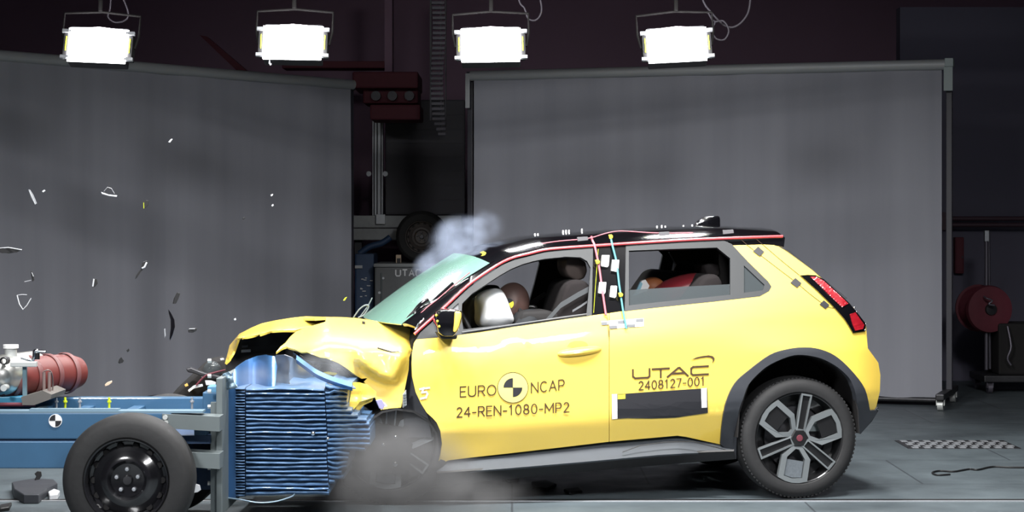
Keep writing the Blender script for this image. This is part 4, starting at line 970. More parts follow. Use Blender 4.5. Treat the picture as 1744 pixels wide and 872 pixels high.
# door handle
def dh(parent):
    bm = NB(); rows = []
    for i in range(17):
        s = i/16; x = 950+s*74; y = 603-s*9.0; hh = 7.5*math.sqrt(max(.02, 1-(2*s-1)**2))**.6
        c = [P(x, y+hh*a, vs(x, y)-b*(.25+.75*math.sin(math.pi*s)**.5)) for a, b in ((-1, -.002), (-.8, .02), (-.2, .036), (.4, .038), (.9, .02), (1, -.004))]
        rows.append(c)
    grid(bm, rows); orient(bm, (0, -1, 0)); return cobj('door_handle', bm, M['yellow'], parent, smooth=60, solid=.006)
hd = dh(CAR)
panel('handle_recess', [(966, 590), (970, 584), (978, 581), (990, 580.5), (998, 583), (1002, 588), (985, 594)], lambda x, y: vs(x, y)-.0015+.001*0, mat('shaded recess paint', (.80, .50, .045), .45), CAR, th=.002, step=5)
# tail lamp
lampo = [(1363, 469), (1376, 468), (1389.7, 468.7), (1403.5, 476), (1425, 496), (1446, 515.5), (1459, 531), (1475, 551.7), (1473.5, 564), (1453, 567), (1446, 555), (1438, 542.6), (1419.5, 522), (1390, 493)]
panel('tail_lamp', lampo, lambda x, y: vs(x, y)-.012, M['black_gloss'], CAR, mirror=True, th=.02, step=8)
L1 = [(1380, 471), (1390, 471), (1403, 478), (1425, 498), (1445, 517), (1434, 523), (1424, 514), (1400, 490)]
L2 = [(1448, 536), (1457, 532), (1472, 553), (1470, 560), (1457, 563), (1452, 552)]
panel('tail_lens', L1, lambda x, y: vs(x, y)-.018-.0016*math.sin((x+y*.9)*1.0), M['tail'], CAR, th=.006, step=3, mirror=True)
panel('tail_lens', L2, lambda x, y: vs(x, y)-.018-.0016*math.sin((y+x*.3)*1.2), M['tail'], CAR, th=.006, step=3, mirror=True)
bm = NB()
for x, y in ((1455, 524), (1459, 531), (1475, 552), (1473, 562)): ball(bm, P(x, y, vs(x, y)-.01), .006, 8)
cobj('lens_edge', bm, M['chrome'], smooth=60)
# tailgate
edge = [(1327, 421), (1340, 429), (1384, 461), (1447, 517), (1474.6, 552), (1478, 593), (1496, 618), (1499, 640), (1498.5, 667), (1491, 699), (1466, 738)]
bm = NB(); rows = []
for x, y in edge[:6]:
    n = P(x, y, vs(x, y)+.004); rows.append([n+Vector((.10*(4*t*(1-t))**.7 if 1 else 0, (CW-2*n.y)*t, 0)) for t in [i/16 for i in range(17)]])
grid(bm, rows); orient(bm, (1, 0, .3)); cobj('tailgate', bm, YB, smooth=50, solid=.01)
bm = NB(); rows = []
for x, y in edge[5:]:
    n = P(x, y, vs(x, y)+.004); rows.append([n+Vector((.08*(4*t*(1-t))**.6, (CW-2*n.y)*t, 0)) for t in [i/16 for i in range(17)]])
grid(bm, rows); orient(bm, (1, 0, 0)); cobj('rear_bumper', bm, YB, smooth=50, solid=.01)
bm = NB(); rows = []
for i in range(9):
    s = .25+.5*i/8; a = P(1340, 429, .3).lerp(P(1440, 512, .3), i/8); rows.append([Vector((a.x+.105*(4*t*(1-t))**.7, .3+(CW-.6)*t, a.z+.01)) for t in [j/12 for j in range(13)]])
grid(bm, rows); orient(bm, (1, 0, .5)); cobj('rear_screen', bm, M['glass_dark'], smooth=50, solid=.004)
bm = NB(); cprism(bm, [(1480, 698), (1496, 693), (1497, 700), (1486, 718), (1468, 738), (1458, 738)], .30, 1.47, .01); cobj('diffuser', bm, M['black'])
bm = NB(); ball(bm, P(1494, 696, .3), .008, 8); cobj('reflector', bm, M['chrome'], smooth=60)
# shark fin
bm = NB(); q = NB(); cprism(bm, [(1183, 389), (1186, 381), (1192, 375), (1202, 369.5), (1214, 368), (1226.5, 367.5), (1227.5, 375), (1227.5, 389)], .86, .91, .012, 2); cobj('fin_antenna', bm, M['black_gloss'], smooth=50)

# ---- wheels
M['insert'] = mat('wheel insert grey', (.16, .18, .20), .4, .5, noise_amt=.3, noise_scale=80)
def car_wheel(c, ax, parent=CAR, R=.336, wd=.195, spin=0., full=True):
    """c: centre of outer face in car space; ax inboard axis"""
    c = Vector(c); ax = Vector(ax).normalized(); rr = .247; Z = Vector((0, 0, 1)); Z = (Z-ax*Z.dot(ax)).normalized(); X = Z.cross(ax)
    if X.x < 0: X = -X
    bm = NB(); lathe(bm, [(rr, .012), (rr*1.04, 0), (rr*1.10, -.003), (R*.88, -.004), (R*.95, .008), (R*.985, .025), (R, .05), (R, wd-.05), (R*.985, wd-.025), (R*.93, wd-.004), (rr*1.05, wd), (rr, wd-.01), (rr, .012)], c, ax, 96)
    ty = cobj('tyre', bm, M['rubber'], parent, smooth=35)
    bm = NB()
    for k in range(90):
        a = 2*math.pi*k/90; d = X*math.cos(a)+Z*math.sin(a); tn = -X*math.sin(a)+Z*math.cos(a)
        obox(bm, c+d*R*.984+ax*.032, d*.0035, tn*.006, ax*.013)
    cobj('tread_block', bm, M['rubber'], ty)
    bm = NB(); lathe(bm, [(rr*1.005, .004), (rr*.985, .006), (rr*.96, .03), (rr*.93, .10), (rr*.60, .11), (.07, .115), (0, .115)], c, ax, 72); rm = cobj('rim', bm, M['rim_black'], parent, smooth=35)
    bm = NB(); lathe(bm, [(rr*.72, .08), (rr*.72, .10), (.05, .10), (0, .10)], c, ax, 48); cobj('brake_disc', bm, M['dark_metal'], parent, smooth=35)
    def loc(r, a, h): return c+(X*math.cos(a)+Z*math.sin(a))*r+ax*h
    def poly(dirn, pts, h, th, name, m, holes=(), par=None):
        """pts (radial, tangential)"""
        d = X*math.cos(dirn)+Z*math.sin(dirn); tn = -X*math.sin(dirn)+Z*math.cos(dirn)
        f = lambda p: c+d*p[0]+tn*p[1]+ax*(h+.010*max(0, 1-p[0]/.1))
        bm = NB(); L = [[f(p) for p in pts]]+[[f(p) for p in hh] for hh in holes]
        prism(bm, L[0], ax*th, L[1:]); return cobj(name, bm, m, par or parent)
    for k in range(3):
        a = math.radians(260+120*k)+spin
        o_ = [(.040, -.024), (.065, -.045), (.108, -.083), (.230, -.085), (.245, -.042), (.250, 0), (.245, .042), (.230, .085), (.108, .083), (.065, .045), (.040, .024)]
        i_ = [(.062, -.010), (.112, -.052), (.216, -.054), (.226, 0), (.216, .054), (.112, .052), (.062, .010)]
        sp = poly(a, o_, .002, .03, 'wide_spoke', M['silver'], [i_])
        poly(a, [(.125, -.048), (.214, -.050), (.222, 0), (.214, .050), (.125, .048)], .012, .01, 'spoke_insert', M['insert'] if k == 0 else M['rim_black'], par=sp)
        b = a+math.radians(60)
        o2 = [(.035, -.026), (.246, -.031), (.246, .031), (.035, .026)]; i2 = [(.05, -.018), (.236, -.022), (.236, .022), (.05, .018)]
        s2 = poly(b, o2, -.002, .03, 'narrow_spoke', M['silver'], [i2])
        poly(b, [(.05, -.019), (.236, -.023), (.236, .023), (.05, .019)], .012, .02, 'spoke_insert', M['rim_black'], par=s2)
    bm = NB(); lathe(bm, [(0, -.002), (.045, 0), (.055, .008), (.06, .04)], c, ax, 6); hb = cobj('hub_cover', bm, M['rim_black'], parent, smooth=20)
    bm = NB(); lathe(bm, [(0, -.006), (.017, -.005), (.019, 0)], c, ax, 20); cobj('hub_badge', bm, M['dkred'], hb, smooth=35)
    bm = NB(); obox(bm, c+X*.13+Z*.06+ax*.08, X*.05, Z*.03, ax*.02); cobj('brake_caliper', bm, M['steel'], parent)
rw = P(1361.8, 747, .015); rw.z = .3365
car_wheel(rw, (0, 1, 0), spin=math.radians(0))
car_wheel(Vector((rw.x, CW-.015, rw.z)), (0, -1, 0))
fw = P(662, 762, .17); fw.z = .337
car_wheel(fw, (.27, 1, 0), spin=math.radians(5))
car_wheel(Vector((fw.x-.2, CW-.03, fw.z)), (0, -1, 0))
bm = NB(); cyl(bm, (rw.x, .3, .33), (rw.x, 1.47, .33), .05); cobj('rear_axle', bm, M['black'], smooth=40)
bm = NB(); cprism(bm, [(630, 745), (655, 742), (668, 768), (662, 786), (640, 780), (632, 762)], .16, .24, .01); cobj('steering_knuckle', bm, M['dark_metal'])
bm = NB(); ball(bm, P(653, 757, -.03), .010, 10); ball(bm, P(674, 744, -.03), .009, 10); ball(bm, P(673, 790, .0), .016, 10); cobj('wheel_nut', bm, M['chrome'], smooth=60)

# ---- interior
bm = NB(); cprism(bm, [(700, 580), (716, 563), (770, 572), (795, 572), (800, 620), (700, 640)], .16, 1.61, .01); cobj('dashboard', bm, M['dark'])
bm = NB(); cprism(bm, [(745, 640), (1250, 600), (1250, 720), (745, 760)], .16, 1.61); cobj('cabin_floor', bm, M['dark'])
def seat(v0, v1, shift=0):
    s_ = lambda L: [(x+shift, y) for x, y in L]
    bm = NB(); cprism(bm, s_([(930, 625), (930, 590), (950, 540), (962, 490), (972, 478), (994, 476), (1006, 486), (1004, 520), (1004, 600), (990, 630)]), v0, v1, .035, 3); st = cobj('front_seat', bm, M['seat'], smooth=50)
    bm = NB(); cprism(bm, s_([(860, 625), (870, 600), (940, 592), (960, 600), (950, 640), (865, 640)]), v0, v1, .03, 3); cobj('seat_cushion', bm, M['seat'], st, smooth=50)
    bm = NB(); cprism(bm, s_([(963, 443), (970, 438), (984, 438), (998, 446), (1001, 462), (996, 474), (982, 479), (968, 470), (963, 458)]), v0+.12, v1-.12, .018, 3); cobj('headrest', bm, M['beige'], st, smooth=50)
    bm = NB()
    for dv in (.17, .31): cyl(bm, P(984+shift, 470, v0+dv), P(984+shift, 485, v0+dv), .006, 8)
    cobj('headrest_post', bm, M['chrome'], st, smooth=50)
seat(.18, .66); 
bm = NB()
seat(1.11, 1.59)
bm = NB(); cprism(bm, [(1150, 600), (1165, 520), (1200, 470), (1222, 466), (1232, 480), (1232, 600)], .18, 1.59, .03, 3); bs = cobj('rear_seat', bm, M['seat'], smooth=50)
for v in (.35, 1.2):
    bm = NB(); cprism(bm, [(1200, 452), (1214, 448), (1226, 452), (1228, 470), (1205, 472)], v, v+.25, .015, 3); cobj('headrest', bm, M['seat'], bs, smooth=50)
bm = NB(); cprism(bm, [(1050, 625), (1060, 600), (1180, 590), (1190, 640), (1055, 645)], .18, 1.59, .02, 2); cobj('seat_cushion', bm, M['seat'], bs, smooth=50)
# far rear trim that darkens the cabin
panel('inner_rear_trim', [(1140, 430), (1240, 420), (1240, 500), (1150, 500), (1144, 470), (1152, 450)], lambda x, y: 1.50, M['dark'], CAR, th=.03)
# steering wheel, airbags
bm = NB(); cc = P(792, 560, .44); n = Vector((.9, 0, .42)).normalized(); A = n.cross(Vector((0, 1, 0))).normalized()
tube(bm, [cc+(Vector((0, 1, 0))*math.cos(a)+A*math.sin(a))*.17 for a in [2*math.pi*k/28 for k in range(28)]], .014, 8, closed=True); cyl(bm, cc, cc-n*.15, .03); cobj('steering_wheel', bm, M['black'], smooth=60)
def blob(bm, pts, v0, v1, n=9, m=40):
    """pillow between v0 and v1 whose side outline is pts (px)"""
    c2 = catmull([(x, y, 0) for x, y in pts], 4, closed=True); cx = sum(p.x for p in c2)/len(c2); cy = sum(p.y for p in c2)/len(c2); rows = []
    for i in range(n+1):
        a = math.pi*i/n; s = max(.02, math.sin(a))**.55; v = (v0+v1)/2-(v1-v0)/2*math.cos(a); vm = (v0+v1)/2
        rows.append([P(cx+(p.x-cx)*s, cy+(p.y-cy)*s, vm)+Vector((0, v-vm, 0)) for p in c2])
    V = [[bm.verts.new(p) for p in r] for r in rows]; L = len(c2)
    for a_, b_ in zip(V, V[1:]):
        for k in range(L): bm.faces.new((a_[k], a_[(k+1) % L], b_[(k+1) % L], b_[k]))
    bm.faces.new(V[0]); bm.faces.new(V[-1][::-1]); bmesh.ops.recalc_face_normals(bm, faces=bm.faces)
bm = NB(); blob(bm, [(812, 552), (811, 530), (811, 510), (818, 499), (834, 492), (850, 492), (858, 502), (866, 524), (872, 548), (850, 560), (828, 560)], .22, .60); ab = cobj('driver_airbag', bm, M['bag'], smooth=70)
bm = NB(); blob(bm, [(789, 565), (790, 530), (798, 508), (816, 490), (836, 485), (850, 490), (852, 520), (848, 560), (820, 572)], .48, .80); cobj('airbag_shadow_side', bm, M['bag_grey'], smooth=70).name = 'airbag_shaded_side'  # dark grey colour puts shade into this side of the airbag
# seat belts
def strap(pts, v, wd, m, name):
    bm = NB(); rows = []
    for k, (x, y) in enumerate(pts):
        vv = v(x, y) if callable(v) else v; p = P(x, y, vv); rows.append([p+Vector((0, 0, wd/2)), p-Vector((0, 0, wd/2))])
    grid(bm, rows); orient(bm, (0, -1, 0)); return cobj(name, bm, m, solid=.003)
strap([(930, 548), (955, 520), (985, 502), (1004, 492)], .15, .03, M['bag_grey'], 'seat_belt')
strap([(975, 530), (990, 521), (1003, 512)], .14, .012, M['pad'], 'belt_anchor')
bm = NB(); cprism(bm, [(891, 524), (896, 521), (914, 520), (917, 528), (893, 530)], .9, .98, .006); cobj('grab_strap', bm, M['white'])
bm = NB(); cprism(bm, [(895, 521), (912, 508), (929, 497), (931, 502), (918, 514), (900, 526)], 1.0, 1.03, .004); cobj('belt_guide', bm, M['pad'])
bm = NB(); cprism(bm, [(890, 530), (935, 528), (960, 540), (960, 556), (880, 560)], .2, .7, .02); cobj('armrest', bm, M['dark'], smooth=50)

# ---- writing, stickers and markers on the flank
def onpx(bm, off=.004, f=vs):
    for v in bm.verts: v.co = P(v.co.x, v.co.y, f(v.co.x, v.co.y)-off+v.co.z)
def text_on(name, s, x0, y0, x1, y1, h, m, sp=1., label=None, off=.003, slant=0):
    bm = text_bm(s, sp)
    for v in bm.verts: t_, q = v.co.x, v.co.y; v.co = Vector((x0+(x1-x0)*t_+slant*q, y0+(y1-y0)*t_-h*q, 0))
    onpx(bm, off); orient(bm, (0, -1, 0)); o = cobj(name, bm, m, solid=.0015, off=1)
    if label: o['label'] = label
    return o
def patch(name, pts, m, off=.003, th=.0015, step=12, holes=(), label=None, f=vs):
    bm = plan(pts, holes, step); onpx(bm, off, f); orient(bm, (0, -1, 0)); o = cobj(name, bm, m, solid=th, off=1)
    if label: o['label'] = label
    return o
def stroke(pts, wd, closed=False):
    """polyline in px -> list of quads as outline polygons"""
    out = []
    for (a, b) in zip(pts, pts[1:]):
        d = Vector((b[0]-a[0], b[1]-a[1])); L = d.length
        if L < 1e-4: continue
        d /= L; n = Vector((-d.y, d.x))*wd/2; e = d*wd*.42
        out.append([(a[0]-e.x+n.x, a[1]-e.y+n.y), (b[0]+e.x+n.x, b[1]+e.y+n.y), (b[0]+e.x-n.x, b[1]+e.y-n.y), (a[0]-e.x-n.x, a[1]-e.y-n.y)])
    return out
def strokes_on(name, lines, wd, m, off=.003, label=None, f=vs):
    bm = NB(); z = 0
    for l in lines:
        for q in stroke(l, wd):
            z -= .00002; bm.faces.new([bm.verts.new((x, y, z)) for x, y in q])
    onpx(bm, off, f); orient(bm, (0, -1, 0)); o = cobj(name, bm, m, solid=.0015, off=1)
    if label: o['label'] = label
    return o
def glyphs(s, x0, y0, x1, y1, h, wfr=.72, gap=.28):
    """thin sans capitals and digits as polylines laid between two px points on a baseline"""
    arc = lambda cx, cy, rx, ry, a0, a1, n=10: [(cx+rx*math.cos(math.radians(a0+(a1-a0)*k/n)), cy+ry*math.sin(math.radians(a0+(a1-a0)*k/n))) for k in range(n+1)]
    G = {'E': ([[(1, 0), (0, 0), (0, 1), (1, 1)], [(0, .52), (.85, .52)]], .62), 'U': ([[(0, 1), (0, .3)]+arc(.5, .3, .5, .3, 180, 360)+[(1, 1)]], .8),
         'R': ([[(0, 0), (0, 1), (.55, 1)]+arc(.6, .74, .38, .26, 90, -90)+[(0, .48)], [(.5, .48), (1, 0)]], .72), 'O': ([arc(.5, .5, .5, .5, 0, 360, 20)], .95),
         'N': ([[(0, 0), (0, 1), (1, 0), (1, 1)]], .82), 'C': ([arc(.55, .5, .55, .5, 50, 310, 16)], .78), 'A': ([[(0, 0), (.5, 1), (1, 0)], [(.2, .33), (.8, .33)]], .84),
         'P': ([[(0, 0), (0, 1), (.55, 1)]+arc(.6, .72, .38, .28, 90, -90)+[(0, .44)]], .68), 'M': ([[(0, 0), (0, 1), (.5, .25), (1, 1), (1, 0)]], 1.0),
         '-': ([[(0, .42), (1, .42)]], .42), '1': ([[(.1, .82), (.55, 1), (.55, 0)]], .5), '2': ([arc(.5, .72, .45, .28, 160, -20, 8)+[(.05, 0), (1, 0)]], .64),
         '4': ([[(.75, 0), (.75, 1), (0, .3), (1, .3)]], .70), '0': ([arc(.5, .5, .48, .5, 0, 360, 18)], .68), '8': ([arc(.5, .75, .4, .25, 0, 360, 14), arc(.5, .26, .48, .26, 0, 360, 14)], .66),
         '7': ([[(0, 1), (1, 1), (.35, 0)]], .62)}
    tot = sum(G[c][1] for c in s)+.30*(len(s)-1); x = 0; out = []
    for c in s:
        ls, wd = G[c]
        for l in ls:
            L = []
            for (a, b) in l: t_ = (x+a*wd)/tot; L.append((x0+(x1-x0)*t_, y0+(y1-y0)*t_-h*b))
            out.append(L)
        x += wd+.30
    return out
strokes_on('door_lettering', glyphs('EURO', 784, 676, 844.5, 672.5, 17), 1.8, M['ink'], label='dark letters EURO')
strokes_on('door_lettering', glyphs('NCAP', 905, 669, 961, 663.5, 17), 1.8, M['ink'], label='dark letters NCAP')
strokes_on('door_code', glyphs('24-REN-1080-MP2', 778, 710.5, 969, 701.5, 16), 1.9, M['ink'], label='dark code 24-REN-1080-MP2')
strokes_on('quarter_code', glyphs('2408127-001', 1088, 664, 1200, 656, 14), 1.8, M['ink'], label='dark code 2408127-001')
def UT(x, y): return (1078+(x)*128, 645-7.2*x-15.2*y)
utac = [[(.0, 1), (.0, .25), (.03, .05), (.20, .05), (.22, .2), (.22, 1)] ,
        [(.26, .95), (.48, .95)], [(.37, .95), (.37, 0)],
        [(.46, 0), (.60, .92), (.62, .95), (.73, 0)], [(.52, .33), (.69, .33)],
        [(1.0, .95), (.80, .95), (.775, .8), (.775, .2), (.80, .05), (1.0, .05)]]
strokes_on('flank_lettering', [[UT(*p) for p in l] for l in utac], 3.0, M['ink'], label='wide dark letters UTAC')
sw = [(1177, 613), (1186, 608.5), (1196, 606.3), (1207, 605), (1214, 606.5), (1217, 610), (1216.5, 614), (1213, 618.5), (1214, 614), (1213.5, 611), (1210, 608.5), (1203, 608), (1192, 609.5)]
patch('swoosh_mark', sw, M['ink'])
# test target on the door
c0 = P(873.5, 660, vs(873, 660)-.003); X_ = (P(900, 658, vs(900, 658)-.003)-c0).normalized(); Z_ = (P(873.5, 634, vs(873.5, 634)-.003)-c0).normalized()
bm = NB(); N = 48; ring = [(873.5+26*math.cos(2*math.pi*k/N), 660+26*math.sin(2*math.pi*k/N)) for k in range(N)]
tg = patch('door_target', ring, mat('pale yellow disc', (.66, .60, .17), .5), .003, .001, 12); tg['label'] = 'pale round target with two black quarters'
rl = NB(); tube(rl, [P(x, y, vs(x, y)-.0045) for x, y in ring], .0015, 6, closed=True); cobj('target_outline', rl, M['ink'], tg)
for a0 in (180, 0):
    pts = [(873.5, 660)]+[(873.5+16*math.cos(math.radians(a0+90*k/10)), 660+16*math.sin(math.radians(a0+90*k/10))) for k in range(11)]
    q = plan(pts, (), 10); onpx(q, .0045); orient(q, (0, -1, 0)); cobj('target_quadrant', q, M['sticker_black'], tg, solid=.001, off=1)
# black sticker strip
st = patch('black_sticker', [(1042, 672), (1120, 666.5), (1204.5, 661), (1205.5, 703), (1185, 706), (1150, 711), (1110, 712.5), (1070, 712), (1042, 713.5)], M['sticker_black'], .004, .002)
for q in ([(1042, 671.5), (1051, 671), (1051.5, 713), (1042.5, 714)], [(1194, 661.5), (1203.5, 660.8), (1204, 694), (1195, 694.5)]):
    b = plan(q, (), 20); onpx(b, .0065); orient(b, (0, -1, 0)); cobj('white_end', b, M['white'], st, solid=.001, off=1)
b = plan([(1052, 672.2), (1065, 671.5), (1065, 679), (1052, 680)], (), 20); onpx(b, .0065); orient(b, (0, -1, 0)); cobj('yellow_tag', b, M['yellow_mark'], st, solid=.001, off=1)
# five badge near the front edge of the door
strokes_on('five_badge', [[(731, 660.5), (720.5, 662), (719, 668.5), (726, 667.5), (728, 671), (725.5, 677), (717, 679)], [(715.5, 663), (722, 661)]], 3.2, M['shard'], off=.004)
# checker strip
cs = patch('checker_strip', [(1024, 547), (1096, 542), (1096.5, 556), (1038, 560.5), (1037.8, 553), (1024, 554)], mat('pale strip', (.8, .78, .7), .5), .003, .001)
for (a, b_, c_, d) in ((1024, 549, 1034, 554), (1052, 546.3, 1064, 551.5), (1083, 543.3, 1095.5, 548.5), (1038, 555, 1051, 559.8), (1068, 552.5, 1081.5, 557.3)):
    q = plan([(a, b_), (c_, b_-.6), (c_, d-.6), (a, d)], (), 20); onpx(q, .005); orient(q, (0, -1, 0)); cobj('checker_square', q, M['pad'], cs, solid=.001, off=1)
# cords and pads on the centre pillar
vp = lambda x, y: vs(x, y)-.012
def cord(pts, r, m, name, v=vp, n=5):
    bm = NB(); tube(bm, catmull([P(x, y, v(x, y)) for x, y in pts], n), r, 8); return cobj(name, bm, m, smooth=60)
c1 = cord([(1007, 402), (1009, 410), (1013, 419.6), (1020.5, 456.3), (1025, 488.4), (1032, 536.6)], .0065, M['pink'], 'pink_cord', v=lambda x, y: vs(x, y)-.016+(.05 if y < 412 else 0))
c2 = cord([(1040, 403), (1043, 418), (1050, 447), (1055, 488), (1062, 534), (1067, 560)], .006, M['teal'], 'teal_cord', v=lambda x, y: vs(x, y)-.016+(.03 if y < 412 else 0))
cord([(1034, 538), (1036, 556), (1037, 574)], .0015, M['ink'], 'thin_wire')
for x, y, w_, h_, par in ((1031, 445, 13, 21, c1), (1026, 491, 12, 21, c1), (1048, 453, 12, 21, c2), (1045, 497.5, 11, 21, c2)):
    b = NB(); cprism(b, [(x-w_/2+1.5, y-h_/2), (x+w_/2+1, y-h_/2), (x+w_/2-.5, y+h_/2-3), (x+w_/2-3, y+h_/2), (x-w_/2-.5, y+h_/2-2)], vs(x, y)-.026, vs(x, y)-.006, .003); cobj('white_pad', b, M['white'], par)
for x, y in ((1040, 403), (1057.5, 502), (1018, 446)):
    b = NB(); cprism(b, [(x-4, y-3), (x+1, y-4), (x+4, y-1), (x+3, y+3), (x-2, y+4)], vs(x, y)-.036+(.02 if y < 410 else 0), vs(x, y)-.02, .002); cobj('yellow_marker', b, M['yellow_mark'], c2)
# roof cables and tape
cord([(868, 427), (905, 418), (950, 411), (985, 408), (1007, 405), (1030, 398), (1050, 394), (1070, 394), (1100, 396), (1130, 397), (1180, 396.5)], .003, M['pink'], 'roof_cable', v=lambda x, y: vs(x, y)+.02)
for x, y in ((993, 407), (1132, 398.5), (1241, 395)):
    b = NB(); cprism(b, [(x-10, y-3), (x+8, y-4), (x+9, y+2), (x-9, y+4)], vs(x, y)+.012, vs(x, y)+.02, .001); cobj('tape_patch', b, M['pad'])
b = NB(); cprism(b, [(818, 430), (824, 428), (829, 431), (822, 433)], .5, .52, .001); cobj('roof_marker', b, M['yellow_mark'])
b = NB(); cprism(b, [(835, 432), (841, 430), (846, 432), (838, 434)], .45, .47, .001); cobj('roof_marker', b, M['shard'])
for x, y in ((911, 401), (916, 401), (959, 395.5), (964, 395), (969, 395), (991, 393), (1119, 388), (1127, 387), (1133, 388), (1164, 387), (1179, 386)):
    b = NB(); cyl(b, P(x, y+4, .8), P(x, y-3.5, .8), .0045, 6); cobj('roof_stud', b, M['white'], smooth=50)
# black tapes on the quarter
cord([(1262, 408), (1276, 420), (1292, 432), (1322, 455), (1356, 481), (1380, 501), (1404, 519), (1415, 524), (1422, 524)], .0013, M['ink'], 'tail_wire', v=lambda x, y: vs(x, y)-.003)
cord([(1285, 405), (1302, 419), (1330, 443), (1362, 469)], .0013, M['ink'], 'tail_wire', v=lambda x, y: vs(x, y)-.003)
for x, y, r in ((1292, 428, 9.5), (1355.5, 481.5, 9.5), (1404, 518.5, 8.5)):
    patch('black_tape', [(x-r, y), (x-1, y-r*.85), (x+r, y+1), (x+2, y+r*.9)], M['sticker_black'], .005, .002, 30)
# rear camera-side small vertical seam line is the gap between the doors

# ================================================================== OCCUPANTS
def skin_body(name, parent, joints, edges, root, m, sub=2):
    me = bpy.data.meshes.new(name); me.from_pydata([j[0] for j in joints], edges, []); me.materials.append(m)
    o = bpy.data.objects.new(name, me); COL.objects.link(o)
    md = o.modifiers.new('skin', 'SKIN'); md.use_smooth_shade = True
    for i, (p, r) in enumerate(joints):
        sv = me.skin_vertices[0].data[i]; sv.radius = (r, r) if not isinstance(r, tuple) else r; sv.use_root = (i == root)
    s = o.modifiers.new('sub', 'SUBSURF'); s.levels = sub; s.render_levels = sub
    if parent: o.parent = parent
    return o
def dummy(label, headpx, v, hipx, face=-1):
    h = P(headpx[0], headpx[1], v); hip = P(hipx[0], hipx[1], v); base = car2world(hip)
    t = thing('crash_test_dummy', label, 'dummy', base, PSI, 'crash test dummies in the car')
    L = lambda p: p-hip
    neck = h.lerp(hip, .22)+Vector((.01, 0, 0)); chest = h.lerp(hip, .42)+Vector((.02, 0, 0)); belly = h.lerp(hip, .75)
    J = [(L(hip), (.13, .11)), (L(belly), (.12, .10)), (L(chest), (.15, .11)), (L(neck), .06), (L(h.lerp(neck, .35)), .06)]
    E = [(0, 1), (1, 2), (2, 3), (3, 4)]; hands = []
    for s in (-1, 1):
        k = len(J); sh = chest+Vector((-.02, s*.19, .05)); el = sh+Vector((-.18, s*.05, -.20)); wr = el+Vector((-.22, -s*.08, .06)); hd_ = wr+Vector((-.07, 0, .015))
        J += [(L(sh), .065), (L(el), .045), (L(wr), .030), (L(hd_), .036)]; E += [(2, k), (k, k+1), (k+1, k+2), (k+2, k+3)]
        for f in range(4):
            j = len(J); a = hd_+Vector((-.035, (f-1.5)*.02, .012)); b = a+Vector((-.022, 0, -.025)); c = b+Vector((.012, 0, -.02))
            J += [(L(a), .010), (L(b), .009), (L(c), .008)]; E += [(k+3, j), (j, j+1), (j+1, j+2)]
        j = len(J); a = wr+Vector((-.035, -s*.03, .01)); b = a+Vector((-.03, -s*.015, -.01)); J += [(L(a), .012), (L(b), .010)]; E += [(k+2, j), (j, j+1)]
        k = len(J); kn = hip+Vector((-.40, s*.12, .06)); an = kn+Vector((-.28, 0, -.26)); to = an+Vector((-.15, 0, -.02))
        J += [(L(hip+Vector((-.03, s*.09, 0))), .085), (L(kn), .065), (L(an), .045), (L(to), .035)]; E += [(0, k), (k, k+1), (k+1, k+2), (k+2, k+3)]
    body = skin_body('body', t, J, E, 0, M['bag_grey'] if False else M['dummy_suit'])
    bm = NB(); bmesh.ops.create_icosphere(bm, subdivisions=4, radius=1)
    for vv in bm.verts:
        p = vv.co.copy(); q = Vector((p.x*.098, p.y*.076, p.z*.115))
        if p.x < -.3 and p.z < 0: q.z -= .012*(-p.x); q.x -= .006
        if p.x < 0: q.x -= .022*math.exp(-(p.y/.18)**2-((p.z+.05)/.22)**2); q.x += .010*math.exp(-((abs(p.y)-.35)/.16)**2-((p.z-.12)/.13)**2); q.x += .006*math.exp(-(p.y/.35)**2-((p.z+.42)/.05)**2)
        if p.z < -.6: q.x *= .85; q.y *= .85
        q.y += .012*math.copysign(1, p.y)*math.exp(-((p.x-.05)/.12)**2-((p.z+.02)/.22)**2)
        R = Matrix.Rotation(math.radians(12), 3, 'Y'); vv.co = L(h)+R @ q
    hd = obj('head', bm, M['skin'], t, local=True, smooth=60)
    n = Vector((0, -1, 0)); c = L(h)+Vector((-.035, -.080, .0)); Xv = Vector((math.cos(.5), 0, math.sin(.5))); Zv = Vector((-math.sin(.5), 0, math.cos(.5)))
    N = 24; bm = NB(); prism(bm, [c+(Xv*math.cos(2*math.pi*k/N)+Zv*math.sin(2*math.pi*k/N))*.030 for k in range(N)], n*.004); d = obj('face_target', bm, M['sticker_black'], hd, local=True)
    for q in (1, 3):
        bm = NB(); prism(bm, [c+n*.004]+[c+n*.004+(Xv*math.cos(q*math.pi/2+math.pi/2*k/8)+Zv*math.sin(q*math.pi/2+math.pi/2*k/8))*.029 for k in range(9)], n*.001); obj('quadrant', bm, M['yellow_mark'], d, local=True)
    c = L(h)+Vector((.03, -.072, -.035)); bm = NB(); cyl(bm, c, c+Vector((0, -.014, 0)), .009, 12); obj('ear_hole', bm, M['black'], hd, local=True)
    return t
M['dummy_suit'] = mat('dummy grey blue shirt', (.006, .008, .011), .8, noise_amt=.2)
dummy('brown headed crash test dummy slumped into the white airbag behind the steering wheel', (872, 516), .42, (925, 612))
dummy('second crash test dummy on the far seat, brown head low left of the white airbag', (803, 541), 1.22, (880, 625))
